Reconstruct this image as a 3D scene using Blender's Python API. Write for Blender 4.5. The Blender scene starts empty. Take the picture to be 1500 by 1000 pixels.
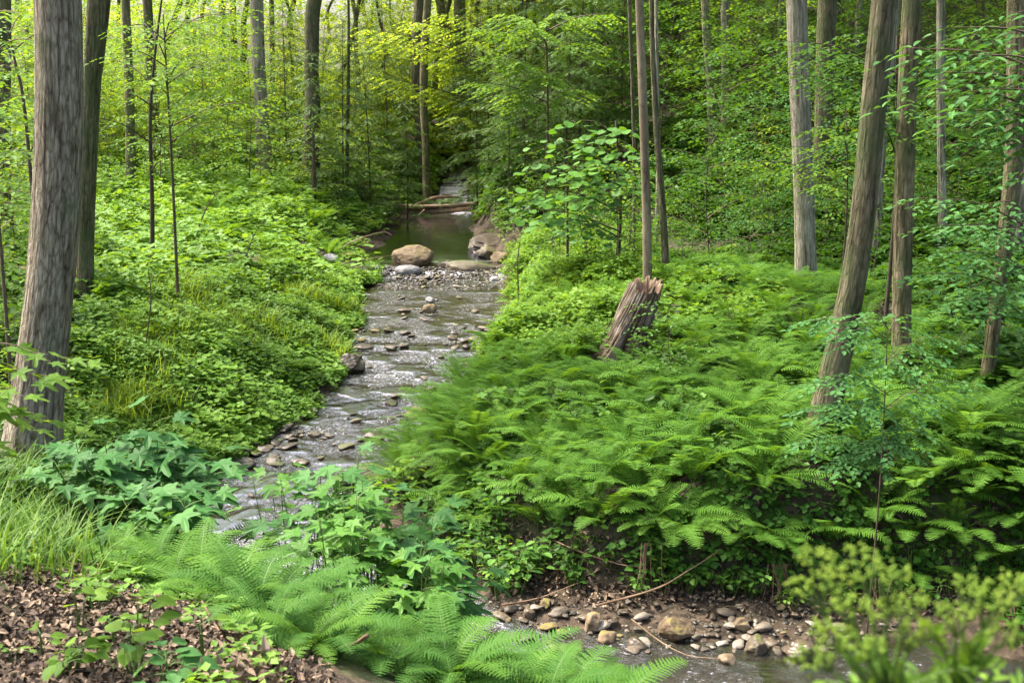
import bpy, math
import numpy as np
from math import radians, sin, cos, tan, pi

# ------------------------------------------------------------------ camera, sky, sun, exposure
sc = bpy.context.scene
CAM_H, PITCH, LENS = 4.5, radians(12.0), 40.0
F = 1500 * LENS / 36.0
cam_d = bpy.data.cameras.new('camera'); cam = bpy.data.objects.new('camera', cam_d)
sc.collection.objects.link(cam); sc.camera = cam
cam.location = (0, 0, CAM_H); cam.rotation_euler = (radians(90) - PITCH, 0, 0)
cam_d.lens = LENS; cam_d.sensor_width = 36; cam_d.clip_start = 0.05; cam_d.clip_end = 600
cam_d.dof.use_dof = True; cam_d.dof.focus_distance = 11.0; cam_d.dof.aperture_fstop = 5.6

SUN_EL, SUN_AZ = radians(58), radians(-66)      # azimuth from +Y (ahead), negative = left
w = bpy.data.worlds.new('World'); sc.world = w; w.use_nodes = True
nt = w.node_tree; bg = nt.nodes['Background']
sky = nt.nodes.new('ShaderNodeTexSky'); sky.sky_type = 'NISHITA'; sky.sun_disc = False
sky.sun_elevation = SUN_EL; sky.sun_rotation = SUN_AZ; sky.air_density = 1.0; sky.dust_density = 7.0
nt.links.new(sky.outputs[0], bg.inputs[0]); bg.inputs[1].default_value = 0.15
sl = bpy.data.lights.new('sun', 'SUN'); sun = bpy.data.objects.new('sun', sl); sc.collection.objects.link(sun)
sl.energy = 3.0; sl.angle = radians(4); sl.color = (1.0, 0.95, 0.84)
from mathutils import Vector
sdir = Vector((sin(SUN_AZ) * cos(SUN_EL), cos(SUN_AZ) * cos(SUN_EL), sin(SUN_EL)))
sun.rotation_euler = sdir.to_track_quat('Z', 'Y').to_euler()
sc.view_settings.view_transform = 'Standard'; sc.view_settings.look = 'None'
sc.view_settings.exposure = 1.82; sc.view_settings.gamma = 1.0
cy = sc.cycles
cy.max_bounces = 8; cy.diffuse_bounces = 5; cy.glossy_bounces = 2; cy.transmission_bounces = 5
cy.transparent_max_bounces = 6; cy.caustics_reflective = False; cy.caustics_refractive = False
cy.sample_clamp_indirect = 4.0; cy.sample_clamp_direct = 12.0
cy.use_denoising = True; cy.denoiser = 'OPENIMAGEDENOISE'; cy.denoising_input_passes = 'RGB_ALBEDO_NORMAL'

# ------------------------------------------------------------------ helpers
col = sc.collection
def RNG(s): return np.random.default_rng(s)
def unit(v): return v / np.maximum(np.linalg.norm(v, axis=-1, keepdims=True), 1e-9)

def tagp(o, label=None, cat=None, group=None, kind=None):
    if label: o['label'] = label
    if cat: o['category'] = cat
    if group: o['group'] = group
    if kind: o['kind'] = kind
    return o
def empty(name, loc, label, cat, group=None, rz=0.0, s=1.0):
    o = bpy.data.objects.new(name, None); col.objects.link(o); o.empty_display_size = 0.2
    o.location = loc; o.rotation_euler = (0, 0, rz); o.scale = (s, s, s)
    return tagp(o, label, cat, group)

class Geo:
    """collects triangles"""
    def __init__(s): s.v = []; s.f = []; s.a = []; s.uv = []; s.n = 0
    def add(s, V, T, a=None, uv=None):
        V = np.asarray(V, float).reshape(-1, 3); T = np.asarray(T, int).reshape(-1, 3)
        s.v.append(V); s.f.append(T + s.n); s.n += len(V)
        s.a.append(np.full(len(V), .5) if a is None else np.broadcast_to(a, (len(V),)).astype(float))
        s.uv.append(np.zeros((len(V), 2)) if uv is None else uv)
        return s
    def mesh(s, name, mat, smooth=False):
        me = bpy.data.meshes.new(name)
        if not s.v: s.add(np.zeros((3, 3)), [[0, 1, 2]])
        V = np.concatenate(s.v); T = np.concatenate(s.f); A = np.concatenate(s.a); UV = np.concatenate(s.uv)
        me.vertices.add(len(V)); me.vertices.foreach_set('co', V.astype(np.float32).ravel())
        me.loops.add(T.size); me.loops.foreach_set('vertex_index', T.astype(np.int32).ravel())
        me.polygons.add(len(T)); me.polygons.foreach_set('loop_start', np.arange(0, T.size, 3, dtype=np.int32))
        me.update(calc_edges=True)
        at = me.attributes.new('var', 'FLOAT', 'POINT'); at.data.foreach_set('value', A.astype(np.float32))
        if np.abs(UV).max() > 0:
            ul = me.uv_layers.new(name='UVMap'); ul.data.foreach_set('uv', UV[T.ravel()].astype(np.float32).ravel())
        if smooth: me.shade_smooth()
        else: me.shade_flat()
        me.materials.append(mat)
        return me
    def obj(s, name, mat, parent=None, smooth=False, loc=None):
        return mobj(name, s.mesh(name, mat, smooth), parent, loc)
def mobj(name, me, parent=None, loc=None):
    o = bpy.data.objects.new(name, me); col.objects.link(o)
    if parent is not None: o.parent = parent
    if loc is not None: o.location = loc
    return o

def frames(d, n):
    y = unit(d); x = unit(np.cross(y, n)); z = np.cross(x, y)
    return np.stack([x, y, z], axis=-1)          # columns
def scatter(g, T, P, R, S, var):
    """merge template T=(V,F) at every P with rotation R (n,3,3), scale S (n,) or (n,3)"""
    V, Fc = T; n = len(P)
    if n == 0: return
    S = np.asarray(S, float)
    if S.ndim == 1: S = S[:, None].repeat(3, 1)
    W = np.einsum('nij,nvj->nvi', R, V[None] * S[:, None, :]) + P[:, None, :]
    ff = Fc[None] + (np.arange(n) * len(V))[:, None, None]
    g.add(W.reshape(-1, 3), ff.reshape(-1, 3), np.repeat(var, len(V)))
def rotz(a):
    c, s = np.cos(a), np.sin(a); z = np.zeros_like(a); o = z + 1
    return np.stack([np.stack([c, -s, z], -1), np.stack([s, c, z], -1), np.stack([z, z, o], -1)], 1)
def curve(P, n):
    """Catmull-Rom resample"""
    P = np.asarray(P, float); m = len(P)
    if m == 2: return P[0] + (P[1] - P[0]) * np.linspace(0, 1, n)[:, None]
    E = np.vstack([2 * P[0] - P[1], P, 2 * P[-1] - P[-2]])
    t = np.linspace(0, m - 1 - 1e-6, n); i = t.astype(int); u = (t - i)[:, None]
    a, b, c, d = E[i], E[i + 1], E[i + 2], E[i + 3]
    return .5 * (2 * b + (c - a) * u + (2 * a - 5 * b + 4 * c - d) * u * u + (3 * b - a - 3 * c + d) * u ** 3)
def tube(g, P, r, k=6, a=.5, cap=True, rfun=None, uvs=1.0):
    P = np.asarray(P, float); n = len(P); r = np.broadcast_to(r, (n,)).astype(float)
    T = unit(np.gradient(P, axis=0)); ref = np.array([1., .02, .03]) if abs(T[:, 0]).mean() < .7 else np.array([.03, .02, 1.])
    X = unit(np.cross(T, np.broadcast_to(ref, T.shape))); Y = np.cross(T, X)
    th = np.arange(k + 1) / k * 2 * pi
    L = np.concatenate([[0], np.cumsum(np.linalg.norm(np.diff(P, axis=0), axis=1))])
    R = r[:, None] * np.ones((1, k + 1))
    if rfun is not None: R = R * rfun(th[None, :], L[:, None])
    R[:, -1] = R[:, 0]
    V = P[:, None] + R[..., None] * (X[:, None] * np.cos(th)[None, :, None] + Y[:, None] * np.sin(th)[None, :, None])
    uv = np.stack([np.broadcast_to(th * r.mean(), (n, k + 1)), np.broadcast_to(L[:, None], (n, k + 1))], -1) * uvs
    i, j = np.meshgrid(np.arange(n - 1), np.arange(k), indexing='ij'); q = (i * (k + 1) + j).ravel()
    Tt = np.concatenate([np.stack([q, q + 1, q + k + 2], 1), np.stack([q, q + k + 2, q + k + 1], 1)])
    V = V.reshape(-1, 3); uv = uv.reshape(-1, 2)
    if cap:
        c = len(V); V = np.vstack([V, P[-1]]); uv = np.vstack([uv, uv[-1]])
        b = (n - 1) * (k + 1); Tt = np.vstack([Tt, np.stack([b + np.arange(k), b + np.arange(k) + 1, np.full(k, c)], 1)])
    g.add(V, Tt, a, uv)

def hsh(i, j, k, s):
    n = (i * 374761393 + j * 668265263 + k * 2147483647 + s * 974634777) & 0xffffffff
    n = ((n ^ (n >> 13)) * 1274126177) & 0xffffffff
    return ((n ^ (n >> 16)) & 0xffff) / 65535.0
def vnoise(x, y, z=0.0, s=0):
    x, y, z = np.broadcast_arrays(np.asarray(x, float), y, z)
    xi, yi, zi = [np.floor(q).astype(np.int64) for q in (x, y, z)]
    fx, fy, fz = x - xi, y - yi, z - zi
    fx, fy, fz = [q * q * (3 - 2 * q) for q in (fx, fy, fz)]
    r = 0
    for a in (0, 1):
        for b in (0, 1):
            for c in (0, 1):
                r = r + hsh(xi + a, yi + b, zi + c, s) * (fx if a else 1 - fx) * (fy if b else 1 - fy) * (fz if c else 1 - fz)
    return r * 2 - 1
def fbm(x, y, z=0.0, s=0, o=3):
    return sum(vnoise(x * 2 ** k, y * 2 ** k, z * 2 ** k, s + k) * .5 ** k for k in range(o))

# picture geometry -> world (used to survey the place from the photograph)
cp, sp = cos(PITCH), sin(PITCH)
def ray(px, py):
    a = (np.asarray(px, float) - 750) / F; b = (500 - np.asarray(py, float)) / F
    return np.stack(np.broadcast_arrays(a, cp + b * sp, -sp + b * cp), -1)
def Q(px, py, d):
    r = ray(px, py); t = d / r[..., 1]
    return np.array([0, 0, CAM_H]) + r * np.asarray(t)[..., None]
def QZ(px, py, z):
    r = ray(px, py); return np.array([0, 0, CAM_H]) + r * ((z - CAM_H) / r[..., 2])[..., None]
def proj(P):
    P = np.asarray(P, float); q = P - np.array([0, 0, CAM_H])
    dep = q[..., 1] * cp - q[..., 2] * sp; up = q[..., 1] * sp + q[..., 2] * cp
    dep = np.where(dep < .05, .05, dep)
    return 750 + F * q[..., 0] / dep, 500 - F * up / dep, dep

# ------------------------------------------------------------------ words for where a plant stands
LANDMARKS = {
 'right': [(920, 470, 14.6, 'the old stump'), (1215, 560, 11.2, 'the leaning trunk'), (1182, 400, 18.6, 'the tall grey trunk'), (1321, 500, 13.2, 'the reddish trunk'), (1450, 530, 12.6, 'the crooked trunk'),
           (960, 380, 18, 'the two slim trunks'), (1384, 380, 21.5, 'the silvery trunk'), (612, 612, 15.2, 'the bank boulder'), (850, 780, 9.8, 'the cut bank'), (1100, 800, 9.6, 'the hanging roots'), (1400, 790, 9.6, 'the bank hollow'), (1054, 200, 33, 'the two pale trunks'), (740, 385, 27, 'the pool outlet')],
 'left': [(385, 250, 34.5, 'the straight pale trunk'), (456, 262, 33, 'the dark rough trunk'), (222, 400, 19.8, 'the leafless pole'), (125, 450, 17.5, 'the forked tree'), (190, 250, 31, 'the slim brown trunk'), (60, 600, 8.6, 'the furrowed trunk'), (513, 546, 17, 'the red-brown boulder'), (530, 370, 27, 'the pool'), (620, 210, 40, 'the close trunk pair'), (676, 150, 50, 'the far forked trunk'), (337, 200, 46, 'the two far dark trunks')]}
def where(x, y, side):
    px = 750 + F * x / max(y, .5) * .98; b = min(LANDMARKS[side], key=lambda l: ((l[0] - px) / 90) ** 2 + ((y - l[2]) / (.16 * l[2])) ** 2)
    dx, dy = (px - b[0]) / 90, (y - b[2]) / (.16 * b[2]); q = math.hypot(dx, dy)
    if q > 3: far_ = 'well '
    elif q < .9: far_ = 'just '
    else: far_ = ''
    rel = ('left of' if dx < 0 else 'right of') if abs(dx) > abs(dy) else ('in front of' if dy < 0 else 'behind')
    return far_ + rel + ' ' + b[3]
def sized(s, lo, hi, w=('small', 'middling', 'large')): return w[min(2, int((s - lo) / max(hi - lo, 1e-6) * 3))]

# ------------------------------------------------------------------ stream line
S_PTS = [(252, 676, .40, 1.66), (262, 674, .50, 1.49), (275, 671, .50, 1.30), (290, 668, .55, 1.085), (303, 655, .8, .93), (318, 640, 1.1, .78), (345, 635, 1.25, .75),
         (372, 630, 1.45, .74), (392, 640, 1.55, .66), (412, 642, 1.45, .56), (440, 636, 1.38, .50), (480, 626, 1.2, .42), (520, 610, 1.05, .34),
         (560, 580, .92, .26), (600, 545, .92, .20), (640, 512, .95, .15), (680, 462, 1.0, .11), (720, 412, 1.05, .08), (765, 385, 1.05, .05),
         (805, 415, 1.0, .03), (862, 505, .8, .01), (925, 640, .72, -.01), (966, 790, .56, -.04), (988, 945, .55, -.07), (1003, 1110, .6, -.10),
         (1020, 1350, .9, -.14), (1060, 1700, 1.0, -.2), (1120, 2200, 1.2, -.3)]
_c = np.array([np.append(QZ(p[1], p[0], p[3]), p[2]) for p in S_PTS])
_far = np.array([[-1.6, 51, 1.95, .35], [-4.0, 62, 2.7, .35], [-6.0, 80, 3.6, .35]])[::-1]
_c = np.vstack([_far, _c])
SL = curve(_c, 420)                        # x y z halfwidth, from far to near
SXY, SZ, SHW = SL[:, :2], SL[:, 2], SL[:, 3]
STAN = unit(np.gradient(SXY, axis=0)); SNR = np.stack([STAN[:, 1], -STAN[:, 0]], 1)   # travelling towards the camera; +SNR = left-of-picture side
def sinfo(x, y):
    P = np.stack([np.ravel(x), np.ravel(y)], 1); idx = np.empty(len(P), int)
    for k in range(0, len(P), 20000):
        d = ((P[k:k + 20000, None] - SXY[None]) ** 2).sum(-1); idx[k:k + 20000] = d.argmin(1)
    rel = P - SXY[idx]; off = (rel * SNR[idx]).sum(1); dist = np.linalg.norm(rel, axis=1)
    off = np.where(off >= 0, -dist, dist)   # negative = left bank / camera side, positive = fern bank
    sh = np.shape(x)
    return idx.reshape(sh), off.reshape(sh)

# ------------------------------------------------------------------ terrain
C = [(0, 0, 2.9), (-3, 0, 3.1), (3, 0, 2.8), (0, -6, 3.2), (-8, -4, 3.6), (8, -4, 2.6), (-12, 3, 3.2), (12, 3, 1.6), (-1, 2.5, 2.62), (2, 3, 2.1), (5, 4, .95), (0, 5, 1.6), (-.6, 6.6, 1.0), (1.0, 6, .85), (3, 6.3, .25), (3.2, 4.4, 1.1),
     (-20, -10, 4), (20, -10, 3), (16, 8, .8)]
for px, py, d in [(100, 900, 4.5), (300, 960, 4.2), (0, 1000, 3.6), (0, 800, 6), (50, 700, 8.5), (200, 760, 8.0), (330, 900, 5.3), (150, 830, 6.1),
                  (-200, 700, 9), (-300, 500, 15), (250, 600, 12.6), (400, 560, 13.8), (250, 420, 19), (60, 450, 18), (300, 300, 29), (380, 250, 35), (100, 330, 27),
                  (-200, 330, 28), (200, 225, 41), (455, 270, 33.5), (0, 215, 44), (520, 225, 42), (450, 350, 25.5), (480, 440, 20.2),
                  (618, 215, 42), (675, 160, 52), (300, 165, 60), (0, 160, 62), (500, 150, 68), (-300, 150, 60),
                  (640, 730, 10.9), (900, 740, 9.7), (1200, 735, 9.6), (1500, 735, 9.5), (700, 640, 12.3), (720, 560, 14.4), (800, 470, 17.0), (760, 420, 21.5),
                  (905, 530, 14.4), (945, 405, 18), (1182, 430, 18.5), (1200, 640, 11.2), (1320, 560, 13), (1445, 585, 12.5), (1385, 425, 22),
                  (1040, 230, 32), (1062, 190, 35), (800, 330, 27), (900, 260, 32), (1350, 250, 29), (1490, 390, 21), (1350, 100, 40), (1600, 300, 22), (1700, 550, 12),
                  (1350, -20, 52), (800, 190, 42), (900, 100, 52), (1100, 60, 46), (760, 120, 56), (1600, 50, 40), (1000, -40, 75)]:
    C.append(tuple(Q(px, py, d)))
C += [(-60, 30, 6), (-50, 60, 6), (-60, 100, 8), (-20, 100, 5), (0, 100, 5.5), (25, 100, 20), (60, 30, 14), (60, 60, 24), (60, 100, 32), (40, -10, 5), (-40, -10, 6), (-5, 78, 4.6)]
C = np.array(C)
def _tps(d2): return np.where(d2 > 1e-9, .5 * d2 * np.log(np.maximum(d2, 1e-9)), 0)
_n = len(C); _K = _tps(((C[:, None, :2] - C[None, :, :2]) ** 2).sum(-1)) + np.eye(_n) * .6
_Pm = np.hstack([np.ones((_n, 1)), C[:, :2]]); _A = np.block([[_K, _Pm], [_Pm.T, np.zeros((3, 3))]])
_W = np.linalg.solve(_A, np.concatenate([C[:, 2], np.zeros(3)]))
def base_h(x, y):
    x = np.asarray(x, float); r = _W[_n] + _W[_n + 1] * x + _W[_n + 2] * y
    for k in range(_n): r = r + _W[k] * _tps((x - C[k, 0]) ** 2 + (y - C[k, 1]) ** 2)
    return r
def sstep(a, b, x): t = np.clip((x - a) / (b - a), 0, 1); return t * t * (3 - 2 * t)
def terrain(x, y):
    b = base_h(x, y) + .10 * fbm(x * .5, y * .5, 0, 3) + .035 * fbm(x * 2.3, y * 2.3, 0, 9)
    i, off = sinfo(x, y); zw, hw = SZ[i], SHW[i] * (1 + .26 * vnoise(x * 1.1, y * 1.1, 0, 21))
    a = np.abs(off); yy = SXY[i, 1]
    near = sstep(12.5, 10.8, yy)                       # the reach that crosses in front
    right = off > 0
    shelf = np.where(right, .15 + .62 * near, .15 + .5 * sstep(15.5, 13.5, yy) * (1 - near) + .2 * near)
    bw = np.where(right, .9 - .35 * near, 2.3 - 1.2 * near)
    bed = zw - .10 - .05 * np.clip(1 - (a / hw) ** 2, 0, 1) + .05 * fbm(x * 3, y * 3, 0, 5) + .05
    lowf = zw + .02 + .16 * np.clip(a - hw, 0, 1.2) + .03 * fbm(x * 4, y * 4, 0, 7)
    tgt = np.maximum(b, zw + .12 + .1 * (a - hw))
    t1 = sstep(-.12, .12, a - hw); t2 = sstep(0, 1, (a - hw - shelf) / bw)
    return (bed * (1 - t1) + lowf * t1) * (1 - t2) + tgt * t2
def glines(lo, hi, st, a, b, grow):
    L = list(np.arange(lo, hi, st)); s = st
    while L[-1] < b: s *= grow; L.append(L[-1] + s)
    s = st
    while L[0] > a: s *= grow; L.insert(0, L[0] - s)
    return np.array(L)
GX = glines(-9, 9, .11, -70, 70, 1.07); GY = glines(3.0, 34, .11, -12, 130, 1.045)
_X, _Y = np.meshgrid(GX, GY); GZ = terrain(_X, _Y)
def hgt(x, y):
    x = np.clip(x, GX[0], GX[-1] - 1e-6); y = np.clip(y, GY[0], GY[-1] - 1e-6)
    i = np.clip(np.searchsorted(GX, x, 'right') - 1, 0, len(GX) - 2); j = np.clip(np.searchsorted(GY, y, 'right') - 1, 0, len(GY) - 2)
    u = (x - GX[i]) / (GX[i + 1] - GX[i]); v = (y - GY[j]) / (GY[j + 1] - GY[j])
    return (GZ[j, i] * (1 - u) + GZ[j, i + 1] * u) * (1 - v) + (GZ[j + 1, i] * (1 - u) + GZ[j + 1, i + 1] * u) * v
def onland(x, y, dz=0.0):
    return np.array([x, y, float(hgt(x, y)) + dz])
def spot(px, py, dmin=2.0, dmax=90):
    """where the line of sight through a pixel first meets the ground"""
    r = ray(px, py); y = np.arange(dmin, dmax, .05); P = np.array([0, 0, CAM_H]) + r[None] * (y / r[1])[:, None]
    hit = np.nonzero(P[:, 2] < hgt(P[:, 0], P[:, 1]))[0]
    k = hit[0] if len(hit) else len(y) - 1
    return P[k]
def normal_at(x, y):
    e = .15; n = np.stack([hgt(x - e, y) - hgt(x + e, y), hgt(x, y - e) - hgt(x, y + e), np.full(np.shape(x), 2 * e)], -1)
    return unit(n)

# ------------------------------------------------------------------ materials
def newmat(name):
    m = bpy.data.materials.new(name); m.use_nodes = True
    for n in list(m.node_tree.nodes): m.node_tree.nodes.remove(n)
    return m, m.node_tree.nodes, m.node_tree.links
def ramp(N, stops, mode='LINEAR'):
    r = N.new('ShaderNodeValToRGB'); r.color_ramp.interpolation = mode; e = r.color_ramp.elements
    while len(e) < len(stops): e.new(.5)
    for i, (p, c) in enumerate(stops):
        e[i].position = p; e[i].color = (*c, 1) if len(c) == 3 else c
    return r
def noise(N, L, vec, scale, detail=3, rough=.55, dist=0.0):
    n = N.new('ShaderNodeTexNoise'); n.inputs['Scale'].default_value = scale; n.inputs['Detail'].default_value = detail
    n.inputs['Roughness'].default_value = rough; n.inputs['Distortion'].default_value = dist
    if vec is not None: L.new(vec, n.inputs['Vector'])
    return n
def math_n(N, L, op, a, b=None):
    m = N.new('ShaderNodeMath'); m.operation = op
    for k, v in enumerate((a, b)):
        if v is None: continue
        if isinstance(v, (int, float)): m.inputs[k].default_value = v
        else: L.new(v, m.inputs[k])
    return m.outputs[0]

def leaf_mat(name, dark, mid, light, trans=.42, spec=.35, rough=.42, odd=None):
    m, N, L = newmat(name)
    at = N.new('ShaderNodeAttribute'); at.attribute_name = 'var'
    oi = N.new('ShaderNodeObjectInfo'); tc = N.new('ShaderNodeNewGeometry')
    nz = noise(N, L, tc.outputs['Position'], .55, 2)
    v = math_n(N, L, 'MULTIPLY', at.outputs['Fac'], .62)
    v = math_n(N, L, 'ADD', v, math_n(N, L, 'MULTIPLY', oi.outputs['Random'], .16))
    v = math_n(N, L, 'ADD', v, math_n(N, L, 'MULTIPLY', math_n(N, L, 'SUBTRACT', nz.outputs['Fac'], .5), .7))
    v = math_n(N, L, 'ADD', v, .12)
    st = [(0, dark), (.5, mid), (.93, light)]
    if odd: st.append((1.0, odd))
    r = ramp(N, st); L.new(v, r.inputs[0])
    b = N.new('ShaderNodeBsdfPrincipled'); b.inputs['Roughness'].default_value = rough
    b.inputs['Specular IOR Level'].default_value = spec; L.new(r.outputs[0], b.inputs['Base Color'])
    t = N.new('ShaderNodeBsdfTranslucent')
    h = N.new('ShaderNodeMixRGB'); h.blend_type = 'MULTIPLY'; h.inputs[0].default_value = 1; h.inputs[2].default_value = (1.5, 1.25, .45, 1)
    L.new(r.outputs[0], h.inputs[1]); L.new(h.outputs[0], t.inputs[0])
    x = N.new('ShaderNodeMixShader'); x.inputs[0].default_value = trans
    L.new(b.outputs[0], x.inputs[1]); L.new(t.outputs[0], x.inputs[2])
    o = N.new('ShaderNodeOutputMaterial'); L.new(x.outputs[0], o.inputs[0])
    return m

def bark_mat(name, dark, mid, light, su=9., sv=1.6, bump=.6, moss=0.0, crack=.12):
    m, N, L = newmat(name)
    uv = N.new('ShaderNodeUVMap'); uv.uv_map = 'UVMap'
    mp = N.new('ShaderNodeMapping'); mp.inputs['Scale'].default_value = (su, sv, 1); L.new(uv.outputs[0], mp.inputs[0])
    nd = noise(N, L, mp.outputs[0], 1.7, 5, .7)
    ad = N.new('ShaderNodeMixRGB'); ad.blend_type = 'ADD'; ad.inputs[0].default_value = .7
    L.new(mp.outputs[0], ad.inputs[1]); L.new(nd.outputs['Color'], ad.inputs[2])
    vo = N.new('ShaderNodeTexVoronoi'); vo.feature = 'DISTANCE_TO_EDGE'; vo.inputs['Scale'].default_value = 2.2; L.new(ad.outputs[0], vo.inputs['Vector'])
    mp2 = N.new('ShaderNodeMapping'); mp2.inputs['Scale'].default_value = (su * 7, sv * 5, 1); L.new(uv.outputs[0], mp2.inputs[0])
    nf = noise(N, L, mp2.outputs[0], 1.0, 4, .65)
    geo = N.new('ShaderNodeNewGeometry'); nb = noise(N, L, geo.outputs['Position'], 1.7, 3)
    r1 = ramp(N, [(0, (0, 0, 0)), (crack, (.45,) * 3), (crack * 3.2, (1,) * 3)]); L.new(vo.outputs['Distance'], r1.inputs[0])
    mp3 = N.new('ShaderNodeMapping'); mp3.inputs['Scale'].default_value = (su * 1.5, sv * .5, 1); L.new(uv.outputs[0], mp3.inputs[0])
    nr = noise(N, L, mp3.outputs[0], 1.5, 4, .5, .35); rr = ramp(N, [(.36, (0,) * 3), (.46, (.55,) * 3), (.58, (1,) * 3)]); L.new(nr.outputs['Fac'], rr.inputs[0])
    hsum = math_n(N, L, 'ADD', math_n(N, L, 'ADD', math_n(N, L, 'MULTIPLY', r1.outputs[0], .30), math_n(N, L, 'MULTIPLY', rr.outputs[0], .36)), math_n(N, L, 'MULTIPLY', nf.outputs['Fac'], .5))
    rc = ramp(N, [(.18, dark), (.55, mid), (.95, light)])
    cm = math_n(N, L, 'ADD', hsum, math_n(N, L, 'MULTIPLY', math_n(N, L, 'SUBTRACT', nb.outputs['Fac'], .5), .5)); L.new(cm, rc.inputs[0])
    c = rc.outputs[0]
    if moss > 0:
        nm = noise(N, L, geo.outputs['Position'], 3.1, 4); rm = ramp(N, [(.62 - moss * .3, (0,) * 3), (.8 - moss * .2, (1,) * 3)]); L.new(nm.outputs['Fac'], rm.inputs[0])
        mx = N.new('ShaderNodeMixRGB'); mx.inputs[2].default_value = (.06, .085, .03, 1)
        L.new(math_n(N, L, 'MULTIPLY', rm.outputs[0], .7), mx.inputs[0]); L.new(c, mx.inputs[1]); c = mx.outputs[0]
    b = N.new('ShaderNodeBsdfPrincipled'); b.inputs['Roughness'].default_value = .88; b.inputs['Specular IOR Level'].default_value = .2
    L.new(c, b.inputs['Base Color'])
    bp = N.new('ShaderNodeBump'); bp.inputs['Strength'].default_value = bump; bp.inputs['Distance'].default_value = .03
    L.new(hsum, bp.inputs['Height']); L.new(bp.outputs[0], b.inputs['Normal'])
    o = N.new('ShaderNodeOutputMaterial'); L.new(b.outputs[0], o.inputs[0]); return m

def rough_mat(name, stops, scale=6., bump=.5, rough=.8, spec=.3, moss=None, fine=5., dist=.02, varmix=.35):
    """stone, soil, wood: mottled colour on object coordinates"""
    m, N, L = newmat(name)
    tc = N.new('ShaderNodeTexCoord'); at = N.new('ShaderNodeAttribute'); at.attribute_name = 'var'; oi = N.new('ShaderNodeObjectInfo')
    n1 = noise(N, L, tc.outputs['Object'], scale, 5, .6); n2 = noise(N, L, tc.outputs['Object'], scale * fine, 4, .6)
    v = math_n(N, L, 'ADD', math_n(N, L, 'MULTIPLY', n1.outputs['Fac'], .6), math_n(N, L, 'MULTIPLY', n2.outputs['Fac'], .4))
    v2 = math_n(N, L, 'ADD', v, math_n(N, L, 'MULTIPLY', math_n(N, L, 'SUBTRACT', at.outputs['Fac'], .5), varmix))
    v2 = math_n(N, L, 'ADD', v2, math_n(N, L, 'MULTIPLY', math_n(N, L, 'SUBTRACT', oi.outputs['Random'], .5), varmix * .8))
    r = ramp(N, stops); L.new(v2, r.inputs[0]); c = r.outputs[0]
    if moss:
        g = N.new('ShaderNodeNewGeometry'); sx = N.new('ShaderNodeSeparateXYZ'); L.new(g.outputs['Normal'], sx.inputs[0])
        mm = math_n(N, L, 'MULTIPLY', sx.outputs[2], n1.outputs['Fac']); rm = ramp(N, [(.38, (0,) * 3), (.52, (1,) * 3)]); L.new(mm, rm.inputs[0])
        mx = N.new('ShaderNodeMixRGB'); mx.inputs[2].default_value = (*moss, 1)
        L.new(rm.outputs[0], mx.inputs[0]); L.new(c, mx.inputs[1]); c = mx.outputs[0]
    b = N.new('ShaderNodeBsdfPrincipled'); b.inputs['Roughness'].default_value = rough; b.inputs['Specular IOR Level'].default_value = spec
    L.new(c, b.inputs['Base Color'])
    bp = N.new('ShaderNodeBump'); bp.inputs['Strength'].default_value = bump; bp.inputs['Distance'].default_value = dist
    L.new(v, bp.inputs['Height']); L.new(bp.outputs[0], b.inputs['Normal'])
    o = N.new('ShaderNodeOutputMaterial'); L.new(b.outputs[0], o.inputs[0]); return m

def wood_mat(name, stops, su=30., sv=1.5, rough=.75, bump=.7):
    m, N, L = newmat(name)
    uv = N.new('ShaderNodeUVMap'); uv.uv_map = 'UVMap'
    mp = N.new('ShaderNodeMapping'); mp.inputs['Scale'].default_value = (su, sv, 1); L.new(uv.outputs[0], mp.inputs[0])
    n1 = noise(N, L, mp.outputs[0], 1., 5, .62, .4); g = N.new('ShaderNodeNewGeometry'); n2 = noise(N, L, g.outputs['Position'], 4.5, 3)
    v = math_n(N, L, 'ADD', math_n(N, L, 'MULTIPLY', n1.outputs['Fac'], .7), math_n(N, L, 'MULTIPLY', n2.outputs['Fac'], .35))
    r = ramp(N, stops); L.new(v, r.inputs[0])
    b = N.new('ShaderNodeBsdfPrincipled'); b.inputs['Roughness'].default_value = rough; b.inputs['Specular IOR Level'].default_value = .25
    L.new(r.outputs[0], b.inputs['Base Color'])
    bp = N.new('ShaderNodeBump'); bp.inputs['Strength'].default_value = bump; bp.inputs['Distance'].default_value = .02
    L.new(n1.outputs['Fac'], bp.inputs['Height']); L.new(bp.outputs[0], b.inputs['Normal'])
    o = N.new('ShaderNodeOutputMaterial'); L.new(b.outputs[0], o.inputs[0]); return m

M = {}
M['fern'] = leaf_mat('fern_green', (.044, .120, .014), (.086, .200, .024), (.150, .305, .042), .42, .12, .6)
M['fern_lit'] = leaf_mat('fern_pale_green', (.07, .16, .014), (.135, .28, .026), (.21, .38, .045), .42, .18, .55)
M['herb'] = leaf_mat('meadow_herb_green', (.066, .150, .016), (.135, .27, .032), (.235, .40, .070), .42, .22, .5)
M['grass'] = leaf_mat('grass_green', (.08, .15, .015), (.16, .27, .028), (.27, .38, .06), .42, .2, .5)
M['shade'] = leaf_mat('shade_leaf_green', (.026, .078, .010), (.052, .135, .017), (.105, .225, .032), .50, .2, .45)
M['blue'] = leaf_mat('blue_green_leaf', (.03, .10, .026), (.06, .17, .042), (.10, .24, .06), .36, .16, .55)
M['big'] = leaf_mat('broad_leaf_green', (.045, .13, .02), (.085, .21, .032), (.14, .29, .05), .40, .18, .5)
M['bright'] = leaf_mat('bright_leaf_green', (.062, .145, .014), (.130, .255, .028), (.23, .38, .06), .46, .15, .5)
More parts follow.
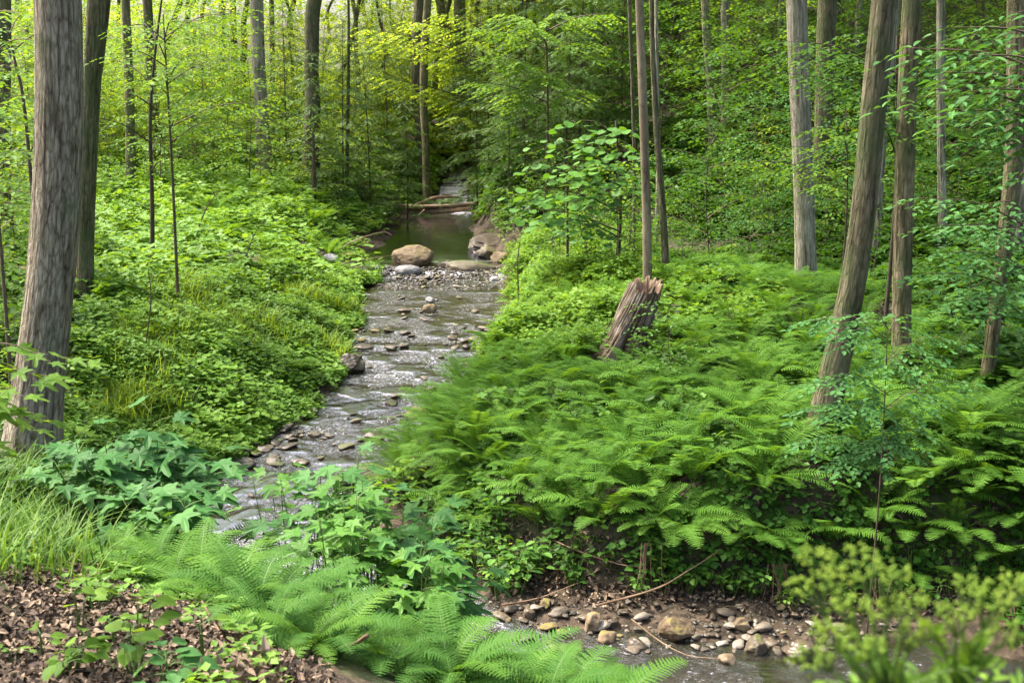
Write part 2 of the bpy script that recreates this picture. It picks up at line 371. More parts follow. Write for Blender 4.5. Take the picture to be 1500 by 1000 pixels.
M['yellow'] = leaf_mat('yellow_green_leaf', (.12, .20, .016), (.22, .33, .035), (.34, .46, .09), .56, .15, .5)
M['hemlock'] = leaf_mat('hemlock_needle_green', (.030, .07, .014), (.060, .125, .020), (.11, .20, .035), .25, .3, .5)
M['grass_near'] = leaf_mat('near_grass_green', (.04, .10, .014), (.08, .175, .024), (.17, .28, .05), .4, .15, .5)
M['fern_deep'] = leaf_mat('fern_deep_green', (.028, .085, .014), (.055, .148, .022), (.105, .235, .038), .38, .12, .6)
M['umbel'] = leaf_mat('umbel_flower_green', (.12, .22, .02), (.21, .33, .035), (.34, .44, .06), .4, .3, .5)
M['bark_hero'] = bark_mat('furrowed_grey_brown_bark', (.030, .022, .014), (.175, .140, .098), (.36, .31, .235), 17, 3.0, 1.0, .12, .08)
M['bark_grey'] = bark_mat('pale_grey_bark', (.04, .034, .023), (.20, .175, .125), (.38, .345, .265), 13, 1.5, .9, .4, .08)
M['bark_brown'] = bark_mat('brown_bark', (.018, .014, .008), (.130, .103, .058), (.27, .225, .14), 13, 2.0, 1.0, .75, .08)
M['bark_dark'] = bark_mat('dark_bark', (.016, .013, .008), (.095, .078, .045), (.20, .17, .11), 13, 2.0, 1.0, .75, .08)
M['bark_smooth'] = bark_mat('smooth_young_bark', (.05, .038, .025), (.13, .10, .068), (.24, .19, .13), 3, .8, .3, .3, .02)
M['twig'] = rough_mat('twig_brown', [(.3, (.03, .022, .014)), (.6, (.10, .07, .045)), (.9, (.2, .15, .10))], 12)
M['stem'] = leaf_mat('green_stem', (.05, .10, .02), (.09, .16, .03), (.14, .22, .05), .1, .3, .5)
M['deadwood'] = wood_mat('dead_wood', [(.25, (.03, .018, .010)), (.45, (.14, .085, .05)), (.6, (.27, .19, .125)), (.8, (.44, .36, .27))], 14, 1.2)
M['stump'] = wood_mat('weathered_stump_wood', [(.34, (.010, .007, .004)), (.46, (.060, .040, .024)), (.54, (.145, .105, .068)), (.64, (.26, .23, .20)), (.82, (.40, .38, .37))], 26, 1.0, .7, .9)
M['stone'] = rough_mat('wet_brown_stone', [(.25, (.018, .014, .009)), (.5, (.075, .056, .036)), (.7, (.16, .125, .085)), (.9, (.28, .24, .19))], 5, .6, .38, .5)
M['stone_moss'] = rough_mat('mossy_stone', [(.25, (.02, .016, .010)), (.5, (.09, .07, .045)), (.8, (.19, .155, .105))], 5, .6, .6, .35, moss=(.075, .095, .018))
M['stone_tan'] = rough_mat('tan_boulder', [(.25, (.06, .04, .022)), (.5, (.175, .125, .075)), (.8, (.30, .235, .155))], 3.2, .9, .8, .3, moss=(.16, .14, .035))
M['stone_pale'] = rough_mat('pale_grey_stone', [(.25, (.13, .12, .12)), (.5, (.23, .22, .22)), (.8, (.34, .33, .33))], 3, .3, .6, .4)
M['mud'] = rough_mat('wet_mud', [(.25, (.035, .027, .019)), (.5, (.085, .066, .050)), (.8, (.155, .125, .10))], 3, .5, .5, .4)
M['litter'] = rough_mat('dead_leaf_brown', [(.1, (.022, .013, .008)), (.45, (.065, .041, .026)), (.7, (.120, .080, .050)), (.98, (.27, .195, .13))], 9, .3, .7, .3, varmix=1.1)
M['gravel'] = rough_mat('gravel_stone', [(.15, (.022, .018, .012)), (.45, (.065, .052, .036)), (.7, (.15, .12, .085)), (.98, (.30, .27, .23))], 7, .4, .5, .4, varmix=.9)

def ground_mat():
    m, N, L = newmat('forest_floor')
    g = N.new('ShaderNodeNewGeometry'); p = g.outputs['Position']
    n1 = noise(N, L, p, 1.1, 4); n2 = noise(N, L, p, 14, 5, .65)
    vo = N.new('ShaderNodeTexVoronoi'); vo.inputs['Scale'].default_value = 16; L.new(p, vo.inputs['Vector'])
    r = ramp(N, [(.2, (.012, .009, .006)), (.45, (.040, .028, .018)), (.65, (.080, .056, .037)), (.9, (.16, .12, .085))])
    sx = N.new('ShaderNodeSeparateXYZ'); L.new(vo.outputs['Color'], sx.inputs[0])
    v = math_n(N, L, 'ADD', math_n(N, L, 'MULTIPLY', n2.outputs['Fac'], .6), math_n(N, L, 'MULTIPLY', sx.outputs[0], .4)); L.new(v, r.inputs[0])
    mo = ramp(N, [(.42, (0,) * 3), (.62, (1,) * 3)]); L.new(n1.outputs['Fac'], mo.inputs[0])
    at = N.new('ShaderNodeAttribute'); at.attribute_name = 'var'
    mx = N.new('ShaderNodeMixRGB'); mx.inputs[2].default_value = (.035, .07, .014, 1)
    L.new(math_n(N, L, 'MULTIPLY', math_n(N, L, 'MULTIPLY', mo.outputs[0], .8), at.outputs['Fac']), mx.inputs[0]); L.new(r.outputs[0], mx.inputs[1])
    b = N.new('ShaderNodeBsdfPrincipled'); b.inputs['Roughness'].default_value = .85; b.inputs['Specular IOR Level'].default_value = .25
    L.new(mx.outputs[0], b.inputs['Base Color'])
    bp = N.new('ShaderNodeBump'); bp.inputs['Strength'].default_value = .8; bp.inputs['Distance'].default_value = .04
    L.new(v, bp.inputs['Height']); L.new(bp.outputs[0], b.inputs['Normal'])
    o = N.new('ShaderNodeOutputMaterial'); L.new(b.outputs[0], o.inputs[0]); return m
M['ground'] = ground_mat()

def water_mat():
    m, N, L = newmat('stream_water')
    uv = N.new('ShaderNodeUVMap'); uv.uv_map = 'UVMap'; at = N.new('ShaderNodeAttribute'); at.attribute_name = 'var'   # var = how lively the water is
    mp = N.new('ShaderNodeMapping'); mp.inputs['Scale'].default_value = (1.7, .52, 1); L.new(uv.outputs[0], mp.inputs[0])
    n1 = noise(N, L, mp.outputs[0], 11, 3, .6, .8); n2 = noise(N, L, mp.outputs[0], 30, 3, .65, .5)
    mu = N.new('ShaderNodeTexNoise'); mu.inputs['Scale'].default_value = 1.6; mu.inputs['Detail'].default_value = 2; L.new(uv.outputs[0], mu.inputs[0])
    live = ramp(N, [(.40, (.12,) * 3), (.56, (1,) * 3)]); L.new(mu.outputs['Fac'], live.inputs[0])
    lv = math_n(N, L, 'MULTIPLY', live.outputs[0], at.outputs['Fac'])
    h = math_n(N, L, 'ADD', math_n(N, L, 'MULTIPLY', n1.outputs['Fac'], .75), math_n(N, L, 'MULTIPLY', n2.outputs['Fac'], .32))
    h = math_n(N, L, 'MULTIPLY', h, math_n(N, L, 'ADD', lv, .03))
    bp = N.new('ShaderNodeBump'); bp.inputs['Strength'].default_value = 1.0; bp.inputs['Distance'].default_value = .12; L.new(h, bp.inputs['Height'])
    gl = N.new('ShaderNodeBsdfGlossy'); gl.inputs['Roughness'].default_value = .06; L.new(bp.outputs[0], gl.inputs['Normal']); gl.inputs[0].default_value = (.84, .86, 1.0, 1)
    tr = N.new('ShaderNodeBsdfTransparent'); tr.inputs[0].default_value = (.50, .48, .34, 1)
    df = N.new('ShaderNodeBsdfDiffuse'); df.inputs[0].default_value = (.050, .046, .024, 1)
    fr = N.new('ShaderNodeFresnel'); fr.inputs['IOR'].default_value = 1.33; L.new(bp.outputs[0], fr.inputs['Normal'])
    x1 = N.new('ShaderNodeMixShader'); x1.inputs[0].default_value = .35; L.new(tr.outputs[0], x1.inputs[1]); L.new(df.outputs[0], x1.inputs[2])
    x2 = N.new('ShaderNodeMixShader'); L.new(math_n(N, L, 'MINIMUM', math_n(N, L, 'ADD', math_n(N, L, 'MULTIPLY', fr.outputs[0], math_n(N, L, 'SUBTRACT', 1.25, math_n(N, L, 'MINIMUM', math_n(N, L, 'MULTIPLY', at.outputs['Fac'], 1.75), .86))), .006), 1.0), x2.inputs[0])
    L.new(x1.outputs[0], x2.inputs[1]); L.new(gl.outputs[0], x2.inputs[2])
    # broken white water on the steep reach; on the riffle also painted-in bright sparkle
    fo = N.new('ShaderNodeBsdfDiffuse'); fo.inputs[0].default_value = (.5, .5, .56, 1)
    mpf = N.new('ShaderNodeMapping'); mpf.inputs['Scale'].default_value = (1.3, .55, 1); L.new(uv.outputs[0], mpf.inputs[0])
    nf = noise(N, L, mpf.outputs[0], 22, 4, .7, 1.2)
    th = math_n(N, L, 'ADD', math_n(N, L, 'ADD', math_n(N, L, 'MULTIPLY', lv, .25), nf.outputs['Fac']), math_n(N, L, 'MULTIPLY', math_n(N, L, 'MAXIMUM', math_n(N, L, 'SUBTRACT', at.outputs['Fac'], 1.0), 0.0), .42))
    rf = ramp(N, [(.74, (0,) * 3), (.84, (1,) * 3)]); L.new(th, rf.inputs[0])
    x3 = N.new('ShaderNodeMixShader'); L.new(math_n(N, L, 'MULTIPLY', rf.outputs[0], .75), x3.inputs[0]); L.new(x2.outputs[0], x3.inputs[1]); L.new(fo.outputs[0], x3.inputs[2])
    o = N.new('ShaderNodeOutputMaterial'); L.new(x3.outputs[0], o.inputs[0]); return m
M['water'] = water_mat()

# ------------------------------------------------------------------ ground sheet and water
def build_ground():
    g = Geo(); nx, ny = len(GX), len(GY)
    i, j = np.meshgrid(np.arange(ny - 1), np.arange(nx - 1), indexing='ij'); q = (i * nx + j).ravel()
    T = np.concatenate([np.stack([q, q + 1, q + nx + 1], 1), np.stack([q, q + nx + 1, q + nx], 1)])
    _, off = sinfo(_X, _Y); k, _o = sinfo(_X, _Y); grn = sstep(.3, 1.5, np.abs(off) - SHW[k])
    g.add(np.stack([_X, _Y, GZ], -1).reshape(-1, 3), T, grn.ravel())
    tagp(g.obj('ground', M['ground'], smooth=True), 'brown forest floor under the plants on both banks', 'ground', kind='structure')
    g = Geo(); A = SL[np.linspace(0, 419, 900).astype(int)]; A = curve(SL[::3], 900)
    xy = A[:, :2]; t = unit(np.gradient(xy, axis=0)); nr = np.stack([t[:, 1], -t[:, 0]], 1); n = len(xy); m = 25
    u = np.linspace(-1, 1, m); L = np.concatenate([[0], np.cumsum(np.linalg.norm(np.diff(xy, axis=0), axis=1))])
    W = (A[:, 3] * 1.25 + .15)[:, None] * u[None]
    X = xy[:, 0:1] + nr[:, 0:1] * W; Y = xy[:, 1:2] + nr[:, 1:2] * W
    slope = np.abs(np.gradient(A[:, 2]) / np.maximum(np.gradient(L), 1e-4))
    yy = A[:, 1]
    live = np.clip(.55 + np.clip(slope - .03, 0, 1) * 12, 0, 1.6) * (1 - .93 * sstep(26.2, 27.3, yy) * sstep(37.5, 36.0, yy))
    Z = A[:, 2:3] + .009 * live[:, None] * fbm(W * 8, L[:, None] * 3.5, 0, 31) + .035 * np.clip(slope[:, None] - .1, 0, .5) * vnoise(W * 4, L[:, None] * 3, 0, 12)
    i, j = np.meshgrid(np.arange(n - 1), np.arange(m - 1), indexing='ij'); q = (i * m + j).ravel()
    T = np.concatenate([np.stack([q, q + 1, q + m + 1], 1), np.stack([q, q + m + 1, q + m], 1)])
    uv = np.stack([W, np.broadcast_to(L[:, None], W.shape)], -1).reshape(-1, 2)
    g.add(np.stack([X, Y, Z], -1).reshape(-1, 3), T[:, ::-1], np.repeat(live, m), uv)
    tagp(g.obj('stream_water', M['water'], smooth=True), 'shallow rippling brook winding between the green banks', 'stream', kind='structure')
build_ground()

# ------------------------------------------------------------------ plant kit
KITE = (np.array([[0, 0, 0], [-.30, .42, .05], [0, 1, -.06], [.30, .42, .05], [0, .42, -.02]]), np.array([[0, 4, 1], [1, 4, 2], [0, 3, 4], [4, 3, 2]]))
KITE2 = (np.array([[0, 0, 0], [-.28, .42, .05], [0, 1, -.05], [.28, .42, .05]]), np.array([[0, 2, 1], [0, 3, 2]]))
NEEDLE = (np.array([[0, 0, 0], [-.10, .35, .0], [0, 1, -.06], [.10, .35, .0]]), np.array([[0, 2, 1], [0, 3, 2]]))
def outline_leaf(fr, n=26, cup=-.12, stalk=.0):
    """flat leaf: outline radius fr(angle) about a point near the stalk, folded and cupped; tip along +Y, length 1"""
    th = np.linspace(-pi, pi, n, endpoint=False) + pi / n; r = fr(th)
    x, y = r * np.sin(th), r * np.cos(th); y0 = y.min(); sc_ = 1 / (y.max() - y0)
    V = np.stack([x, y, 0 * x], 1); V = np.vstack([[0, 0, 0], V]); V[:, 1] -= y0; V *= sc_
    V[:, 2] = .18 * np.abs(V[:, 0]) + cup * ((V[:, 0]) ** 2 + (V[:, 1] - .3) ** 2) * 1.6
    i = np.arange(n); return V, np.stack([np.zeros(n, int), 1 + (i + 1) % n, 1 + i], 1)
def _lens(n=7):
    y = np.linspace(0, 1, n)[1:-1]; w_ = .33 * np.sin(pi * y ** .78) ** .9; X = np.concatenate([[0], -w_, [0], w_[::-1]]); Y = np.concatenate([[0], y, [1.0], y[::-1]])
    V = np.stack([X, Y, .22 * np.abs(X) - .14 * (Y - .3) ** 2], 1); m = len(V); V = np.vstack([[0, .45, -.01], V]); i = np.arange(m)
    return V, np.stack([np.zeros(m, int), 1 + (i + 1) % m, 1 + i], 1)
OVAL = _lens()
def _maple(t):
    a = np.abs(t); r = .34 + .0 * a
    for c, h, w in ((0, .66, .30), (.95, .50, .27), (1.95, .34, .26)): r = np.maximum(r, .16 + h * np.exp(-((a - c) / w) ** 2))
    return (r + .02 * np.cos(a * 21)) * (1 - .35 * sstep(2.6, 3.14, a))
LOBED = outline_leaf(_maple, 44, -.16)
HEART = outline_leaf(lambda t: .5 * (1 + .10 * np.cos(t)) * (1 - .28 * np.exp(-((np.abs(t) - pi) / .35) ** 2)) * (1 + .03 * np.cos(t * 17)), 34, -.16)

def leafput(g, rng, T, P, D, Nn, L, wid=1.0, jit=.35, var=None):
    """leaves T at points P pointing along D with face Nn"""
    n = len(P)
    if n == 0: return
    D = unit(D + rng.normal(0, jit * .5, (n, 3))); Nn = unit(Nn + rng.normal(0, jit, (n, 3)))
    R = frames(D, Nn); s = L * rng.uniform(.7, 1.2, n)
    S = np.stack([s * wid, s, s], 1)
    scatter(g, T, P, R, S, rng.uniform(0, 1, n) if var is None else var)

def branchy(seed, stem, r0, nbr, spread, tgap, tlen, lgap, L, T=KITE2, wid=1.0, base=.22, e0=.45, e1=-.25, angle=.9, jit=.3, gs=None, gl=None, top=.25, brk=3, taper=.55, power=1.0, rtip=.15, flat=1.0):
    """stem polyline with side branches that carry flat layered sprays of leaves"""
    rng = RNG(seed); gs = gs or Geo(); gl = gl or Geo()
    S = curve(stem, 14); tt = np.linspace(0, 1, 14)
    if r0 > 0: tube(gs, S, r0 * (1 - (1 - rtip) * tt), 6)
    LP, LD, LN, VR = [], [], [], []
    for b in range(nbr):
        u = base + (1 - base) * ((b + rng.uniform(0, 1)) / nbr) ** power
        p0 = S[0] * 0 + np.array([np.interp(u, tt, S[:, k]) for k in range(3)])
        az = b * 2.399 + rng.uniform(-.5, .5); ln = spread * (1 - taper * (u - base) / (1 - base)) * rng.uniform(.65, 1.12)
        if u > .93: ln *= top * 2
        k = 7; s = np.linspace(0, 1, k); el = e0 + (e1 - e0) * s + rng.uniform(-.15, .15); azs = az + rng.uniform(-.35, .35) * s
        d = np.stack([np.cos(el) * np.cos(azs), np.cos(el) * np.sin(azs), np.sin(el)], 1)
        B = p0 + np.concatenate([np.zeros((1, 3)), np.cumsum(d[:-1] * ln / (k - 1), 0)])
        if brk: tube(gs, B, max(.0035, ln * .007) * (1 - .7 * s), brk, cap=False)
        nt_ = max(3, int(ln / tgap)); us = np.linspace(.18, 1, nt_) + rng.uniform(-.02, .02, nt_); us = np.clip(us, 0, 1)
        for q, uu in enumerate(us):
            bp = np.array([np.interp(uu, s, B[:, c]) for c in range(3)]); a = np.interp(uu, s, azs); e = np.interp(uu, s, el)
            side = 1 if q % 2 else -1; ta = a + side * angle * rng.uniform(.7, 1.2) if q < nt_ - 1 else a
            tl = tlen * (1 - .55 * uu) * rng.uniform(.7, 1.2) + L
            m = max(3, int(tl / lgap)); v = np.linspace(.1, 1, m)
            te = e * .5 - .12 - .25 * v
            dd = np.stack([np.cos(te) * cos(ta), np.cos(te) * sin(ta), np.sin(te)], 1)
            pts = bp + dd * (v * tl)[:, None]
            sd = np.where(np.arange(m) % 2 == 0, 1, -1) * .85; sd[-1] = 0
            la = ta + sd; ld = np.stack([np.cos(la), np.sin(la), np.full(m, -.18 + te * .4)], 1)
            nn = np.tile([0, 0, 1.0], (m, 1)) - dd * te[:, None] * .5
            LP.append(pts); LD.append(ld); LN.append(nn); VR.append(np.clip(rng.uniform(0, 1) * .5 + rng.uniform(0, .5, m), 0, 1))
    leafput(gl, rng, T, np.concatenate(LP), np.concatenate(LD), np.concatenate(LN), L, wid, jit, np.concatenate(VR))
    return gs, gl

def fern_frond(L, hi, seed, e0=1.15, e1=-.35, wid=.15, npin=28):
    rng = RNG(seed); n = 26; t = np.linspace(0, 1, n); el = e0 * (1 - t) ** .9 + e1 * t ** 1.3 + .0
    az = rng.uniform(-.25, .25) * t
    d = np.stack([np.cos(el) * np.sin(az), np.cos(el) * np.cos(az), np.sin(el)], 1)
    P = np.concatenate([np.zeros((1, 3)), np.cumsum(d[:-1] * L / (n - 1), 0)])
    gf, gsm = Geo(), Geo(); tube(gsm, P, .0045 * L * (1 - .8 * t) + .0008, 3, cap=False)
    u = np.linspace(.16, .985, npin); pp = np.stack([np.interp(u, t, P[:, c]) for c in range(3)], 1)
    T = np.stack([np.interp(u, t, d[:, c]) for c in range(3)], 1); T = unit(T)
    X = unit(np.stack([np.cos(np.interp(u, t, az)), -np.sin(np.interp(u, t, az)), 0 * u], 1)); Nn = np.cross(X, T)
    q = (u - .16) / .84; prof = np.clip(q + .10, 0, 1) ** .62 * (1 - q) ** .62; prof = prof / prof.max() * wid * L * 1.0 + .01 * L
    var = rng.uniform(.2, .8)
    for sgn in (-1, 1):
        D = unit(X * sgn + T * .32 + Nn * .16 + rng.normal(0, .05, X.shape)); W = Nn + X * sgn * -.15
        if hi:
            k = 8; s = np.linspace(0, 1, k + 1); w0 = .058 * L * .27
            for i in range(npin):
                ln = prof[i]; hw = w0 * (1 - s) ** .55 * np.where(np.arange(k + 1) % 2 == 0, .42, 1.15) * min(1, ln / (.08 * L)) ; hw[-1] = .0004
                R = frames(D[i][None], W[i][None])[0]
                c = np.stack([0 * s, s * ln, -.16 * ln * s * s], 1)
                a_ = np.stack([-hw, s * ln + .004, -.16 * ln * s * s + .15 * hw], 1); b_ = np.stack([hw, s * ln + .004, -.16 * ln * s * s + .15 * hw], 1)
                V = np.vstack([c, a_, b_]) @ R.T + pp[i]; j = np.arange(k); m = k + 1
                F_ = np.concatenate([np.stack([j, j + 1, m + j + 1], 1), np.stack([j, m + j + 1, m + j], 1), np.stack([j + 1, j, 2 * m + j], 1), np.stack([j + 1, 2 * m + j, 2 * m + j + 1], 1)])
                gf.add(V, F_, np.clip(var + rng.normal(0, .08), 0, 1))
        else:
            R = frames(D, W); S = np.stack([np.full(npin, L / npin * .66), prof, prof], 1)
            V = np.array([[0, 0, 0], [-.42, .30, .0], [0, 1, -.14], [.42, .30, .0]]); Tt = np.array([[0, 2, 1], [0, 3, 2]])
            scatter(gf, (V, Tt), pp, R, S, np.clip(var + rng.normal(0, .08, npin), 0, 1))
    return gf, gsm
def cat_geo(g):
    return np.concatenate(g.v), np.concatenate(g.f), np.concatenate(g.a)
def fern_mesh(seed, L, nf, e0=1.15, e1=-.35, npin=26, wid=.15):
    rng = RNG(seed); g = Geo()
    for k in range(nf):
        gf, gsm = fern_frond(L * rng.uniform(.7, 1.1), False, seed * 31 + k, e0 * rng.uniform(.75, 1.1), e1 + rng.uniform(-.3, .2), wid, npin)
        R = rotz(np.array([k * 2 * pi / nf + rng.uniform(-.25, .25)]))[0]
        for gg, da in ((gf, 0), (gsm, .25)):
            V, Tt, A = cat_geo(gg); g.add(V @ R.T, Tt, np.clip(A + da, 0, 1))
    return g

def icosphere(sub):
    t = (1 + 5 ** .5) / 2
    V = [(-1, t, 0), (1, t, 0), (-1, -t, 0), (1, -t, 0), (0, -1, t), (0, 1, t), (0, -1, -t), (0, 1, -t), (t, 0, -1), (t, 0, 1), (-t, 0, -1), (-t, 0, 1)]
    Fc = [(0, 11, 5), (0, 5, 1), (0, 1, 7), (0, 7, 10), (0, 10, 11), (1, 5, 9), (5, 11, 4), (11, 10, 2), (10, 7, 6), (7, 1, 8), (3, 9, 4), (3, 4, 2), (3, 2, 6), (3, 6, 8), (3, 8, 9), (4, 9, 5), (2, 4, 11), (6, 2, 10), (8, 6, 7), (9, 8, 1)]
    V = [np.array(v) / np.linalg.norm(v) for v in V]
    for _ in range(sub):
        c = {}; N_ = []
        def mid(a, b):
            k = (min(a, b), max(a, b))
            if k not in c:
                m = V[a] + V[b]; V.append(m / np.linalg.norm(m)); c[k] = len(V) - 1
            return c[k]
        for a, b, d in Fc:
            x, y, z = mid(a, b), mid(b, d), mid(d, a); N_ += [(a, x, z), (b, y, x), (d, z, y), (x, y, z)]
        Fc = N_
    return np.array(V), np.array(Fc)
ICO = {k: icosphere(k) for k in (1, 2, 3, 4)}
def rock_geo(seed, size=(1, .75, .5), sub=3, rough_=.22, facets=5, fine=.04):
    rng = RNG(seed); V, Fc = ICO[sub]; V = V.copy()
    r = 1 + rough_ * fbm(V[:, 0] * 1.3 + seed, V[:, 1] * 1.3, V[:, 2] * 1.3, seed, 2)
    V = V * r[:, None]
    for _ in range(facets):
        n = unit(rng.normal(0, 1, 3)); d = rng.uniform(.62, .85); s = V @ n - d; V = V - n * (np.clip(s, 0, None) * .85)[:, None]
    V = V * (1 + fine * fbm(V[:, 0] * 6, V[:, 1] * 6, V[:, 2] * 6, seed + 5, 2))[:, None]
    V = V * np.array(size) * .5
    g = Geo(); g.add(V, Fc, .5); return g

# ------------------------------------------------------------------ trees
# centre line (px, py) from the base up, trunk widths in px there, distance, bark, label, crown
def crown_mesh(seed, mat, rad=3.4, hgt_=6.0, L=.17, nbr=18, kind='leaf'):
    rng = RNG(seed); top = hgt_
    st = [(0, 0, 0), (rng.uniform(-.5, .5), rng.uniform(-.5, .5), top * .5), (rng.uniform(-.8, .8), rng.uniform(-.8, .8), top)]
    gs, gl = branchy(seed, st, 0, nbr, rad, .30, 1.1, .13, L, KITE2, 1.2, .0, .7, .0, .8, .5, brk=4, taper=.35)
    return gs, gl
CROWNS = []
for s_ in range(4):
    gs, gl = crown_mesh(100 + s_, None)
    CROWNS.append((gs.mesh('limbs', M['bark_brown']), gl.mesh('crown', M['shade' if s_ % 2 else 'bright'])))
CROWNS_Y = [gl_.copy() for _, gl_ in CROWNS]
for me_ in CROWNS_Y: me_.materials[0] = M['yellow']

def make_tree(name, line, d, mat, label, group='trees of the wood', H=17.0, k=14, hero=False, crown=True, tint='n', flare=1.5, lean_y=0.0, sway=.0, seedv=0, crs=1.0, cat='tree'):
    """line: [(px, py, width_px), ...] base first"""
    pts, rad = [], []
    for i, (px, py, wpx) in enumerate(line):
        dd = d + lean_y * i; p = Q(px, py, dd); pts.append(p); rad.append(wpx / F * dd * .5 * .92)
    pts = np.array(pts); b = pts[0].copy(); gz = float(hgt(b[0], b[1])); b[2] = gz - .25 if b[2] > gz - .25 else b[2] - .2
    if abs(pts[0][2] - gz) > .15: pass
    pts = np.vstack([b, pts[1:]]) if pts[0][2] < gz + .3 and len(pts) > 2 and pts[1][2] > gz + .4 else np.vstack([b, pts])
    if len(pts) > len(rad): rad = [rad[0]] + rad
    up = unit(pts[-1] - pts[-2]); up = unit(up * .5 + np.array([0, 0, .6])); tz = max(H, pts[-1][2] + 3) - pts[-1][2]
    e1 = pts[-1] + up * tz * .5; e2 = e1 + np.array([up[0] * .3, 0, 1]) * tz * .5
    pts = np.vstack([pts, e1, e2]); rad = rad + [rad[-1] * .7, rad[-1] * .22]
    n = 90 if hero else 40
    n = 90 if hero else 60
    al = np.concatenate([[0], np.cumsum(np.linalg.norm(np.diff(pts, axis=0), axis=1))]); par = al[-1] * np.linspace(0, 1, n) ** 1.25
    C2 = np.stack([np.interp(par, al, pts[:, c]) for c in range(3)], 1); R2 = np.interp(par, al, rad)
    for _ in range(6): C2[1:-1] = C2[:-2] * .25 + C2[1:-1] * .5 + C2[2:] * .25; R2[1:-1] = R2[:-2] * .25 + R2[1:-1] * .5 + R2[2:] * .25
    o = b.copy(); C2 = C2 - o; zrel = C2[:, 2]; R2 = R2 * (1 + (flare - 1) * np.exp(-np.clip(zrel, 0, None) / (.9 * rad[0] / .2 * .35 + .15)))
    sd = seedv + int(abs(line[0][0]) * 7) % 991
    C2[:, 0] += sway * vnoise(zrel * .8, sd, 0, 3) * np.clip(zrel / 2, 0, 1)
    def rf(th, L):
        a = .07 * vnoise(np.cos(th) * 1.5 + sd, np.sin(th) * 1.5, L * .35, 2) + .05 * np.cos(3 * th + sd) * np.exp(-L / .6) * flare
        a = a + .16 * (flare - 1) * np.cos(5 * th + sd * 2) * np.exp(-L / .45)
        if hero: a = a + .035 * np.abs(vnoise(th * 7, L * 1.3, 0, 8)) + .012 * vnoise(th * 20, L * 6, 0, 9)
        return 1 + a
    root = empty(name, tuple(o), label, cat, group)
    if hero:
        C2 = curve(C2, 320); R2 = np.interp(np.linspace(0, 1, 320), np.linspace(0, 1, n), R2)
    g = Geo(); tube(g, C2, R2, 96 if hero else k, rfun=rf)
    g.obj('trunk', mat, root, smooth=True)
    if crown:
        crs = crs * (1.5 if line[0][0] > 1000 and d > 18 else 1); c = sd % 4; tp = C2[int(len(C2) * .90)]; base = np.array([tp[0], tp[1], max(C2[-1, 2] - 6.5, 5.5)])
        base[0] = np.interp(base[2], zrel if not hero else C2[:, 2], C2[:, 0]); base[1] = np.interp(base[2], C2[:, 2], C2[:, 1])
        cr = mobj('crown', CROWNS[c][1] if tint == 'n' else CROWNS_Y[c], root, tuple(base)); cr.rotation_euler = (0, 0, sd % 6); cr.scale = (crs,) * 3
        lb = mobj('limbs', CROWNS[c][0], root, tuple(base)); lb.rotation_euler = cr.rotation_euler; lb.scale = cr.scale
    return root
def limb(root, P, r0, r1, mat, name='branch', k=7):
    o = np.array(root.location); P = curve(np.array(P) - o, 12); g = Geo(); tube(g, P, np.linspace(r0, r1, 12), k, rfun=lambda th, L: 1 + .08 * vnoise(np.cos(th) * 2, L * 4, 0, 5))
    return g.obj(name, mat, root, smooth=True)

B = M
make_tree('hardwood_tree', [(38, 705, 88), (52, 600, 76), (68, 480, 72), (82, 330, 72), (88, 180, 72), (86, 0, 68)], 8.6, B['bark_hero'],
          'large trunk with deeply furrowed grey-brown bark at the left, nearest tree to the viewer', H=16, hero=True, flare=1.5, group='large trees near the stream')
t2 = make_tree('hardwood_tree', [(122, 455, 26), (126, 330, 26), (131, 200, 27), (136, 90, 28), (143, 0, 28)], 17.5, B['bark_dark'],
          'dark forked tree close behind the big furrowed trunk on the left', flare=1.2)
limb(t2, [Q(128, 170, 17.5), Q(140, 110, 17.6), Q(149, 50, 17.8), Q(156, -20, 18)], .10, .08, B['bark_dark'])
make_tree('hardwood_tree', [(2, 300, 28), (2, 150, 28), (3, 0, 28)], 22, B['bark_brown'], 'trunk cut by the left edge of the picture', flare=1.1)
make_tree('slender_tree', [(192, 255, 15), (190, 150, 15), (184, 0, 14)], 31, B['bark_brown'], 'slim brown trunk rising behind the left meadow', tint='y', k=8)
make_tree('slender_tree', [(232, 240, 15), (222, 120, 16), (216, 0, 15)], 36, B['bark_dark'], 'slim grey trunk behind the leafless pole at upper left', tint='y', k=8)
make_tree('hardwood_tree', [(388, 258, 24), (384, 170, 21), (378, 80, 21), (376, 0, 21)], 34.5, B['bark_grey'], 'straight pale grey-brown trunk at the back of the left meadow', tint='y', k=10)
make_tree('slender_tree', [(399, 215, 8), (399, 100, 8), (398, 0, 8)], 44, B['bark_dark'], 'very thin dark trunk just right of the straight pale trunk', tint='y', k=6)
make_tree('hardwood_tree', [(456, 262, 27), (454, 180, 25), (459, 90, 22), (464, 0, 23)], 33.0, B['bark_dark'], 'dark trunk with rough bark left of the little hemlocks by the pool', tint='y', k=10, sway=.1)
make_tree('slender_tree', [(508, 250, 6.5), (510, 150, 5.5), (511, 40, 4.5)], 33, B['bark_dark'], 'thin straight pole of a tree left of the pool', tint='y', k=6, H=11, crown=False)
make_tree('slender_tree', [(327, 210, 11), (326, 100, 11), (326, 0, 10)], 46, B['bark_dark'], 'left one of the two dark trunks standing together in the far left wood', tint='y', k=7)
make_tree('slender_tree', [(348, 205, 12), (344, 100, 11), (341, 0, 10)], 47, B['bark_dark'], 'right one of the two dark trunks standing together in the far left wood', tint='y', k=7)
make_tree('hardwood_tree', [(618, 222, 17), (612, 140, 18), (607, 60, 18), (613, 0, 18)], 40, B['bark_dark'], 'dark trunk of the close pair above the top of the stream', tint='y', k=9, sway=.1)
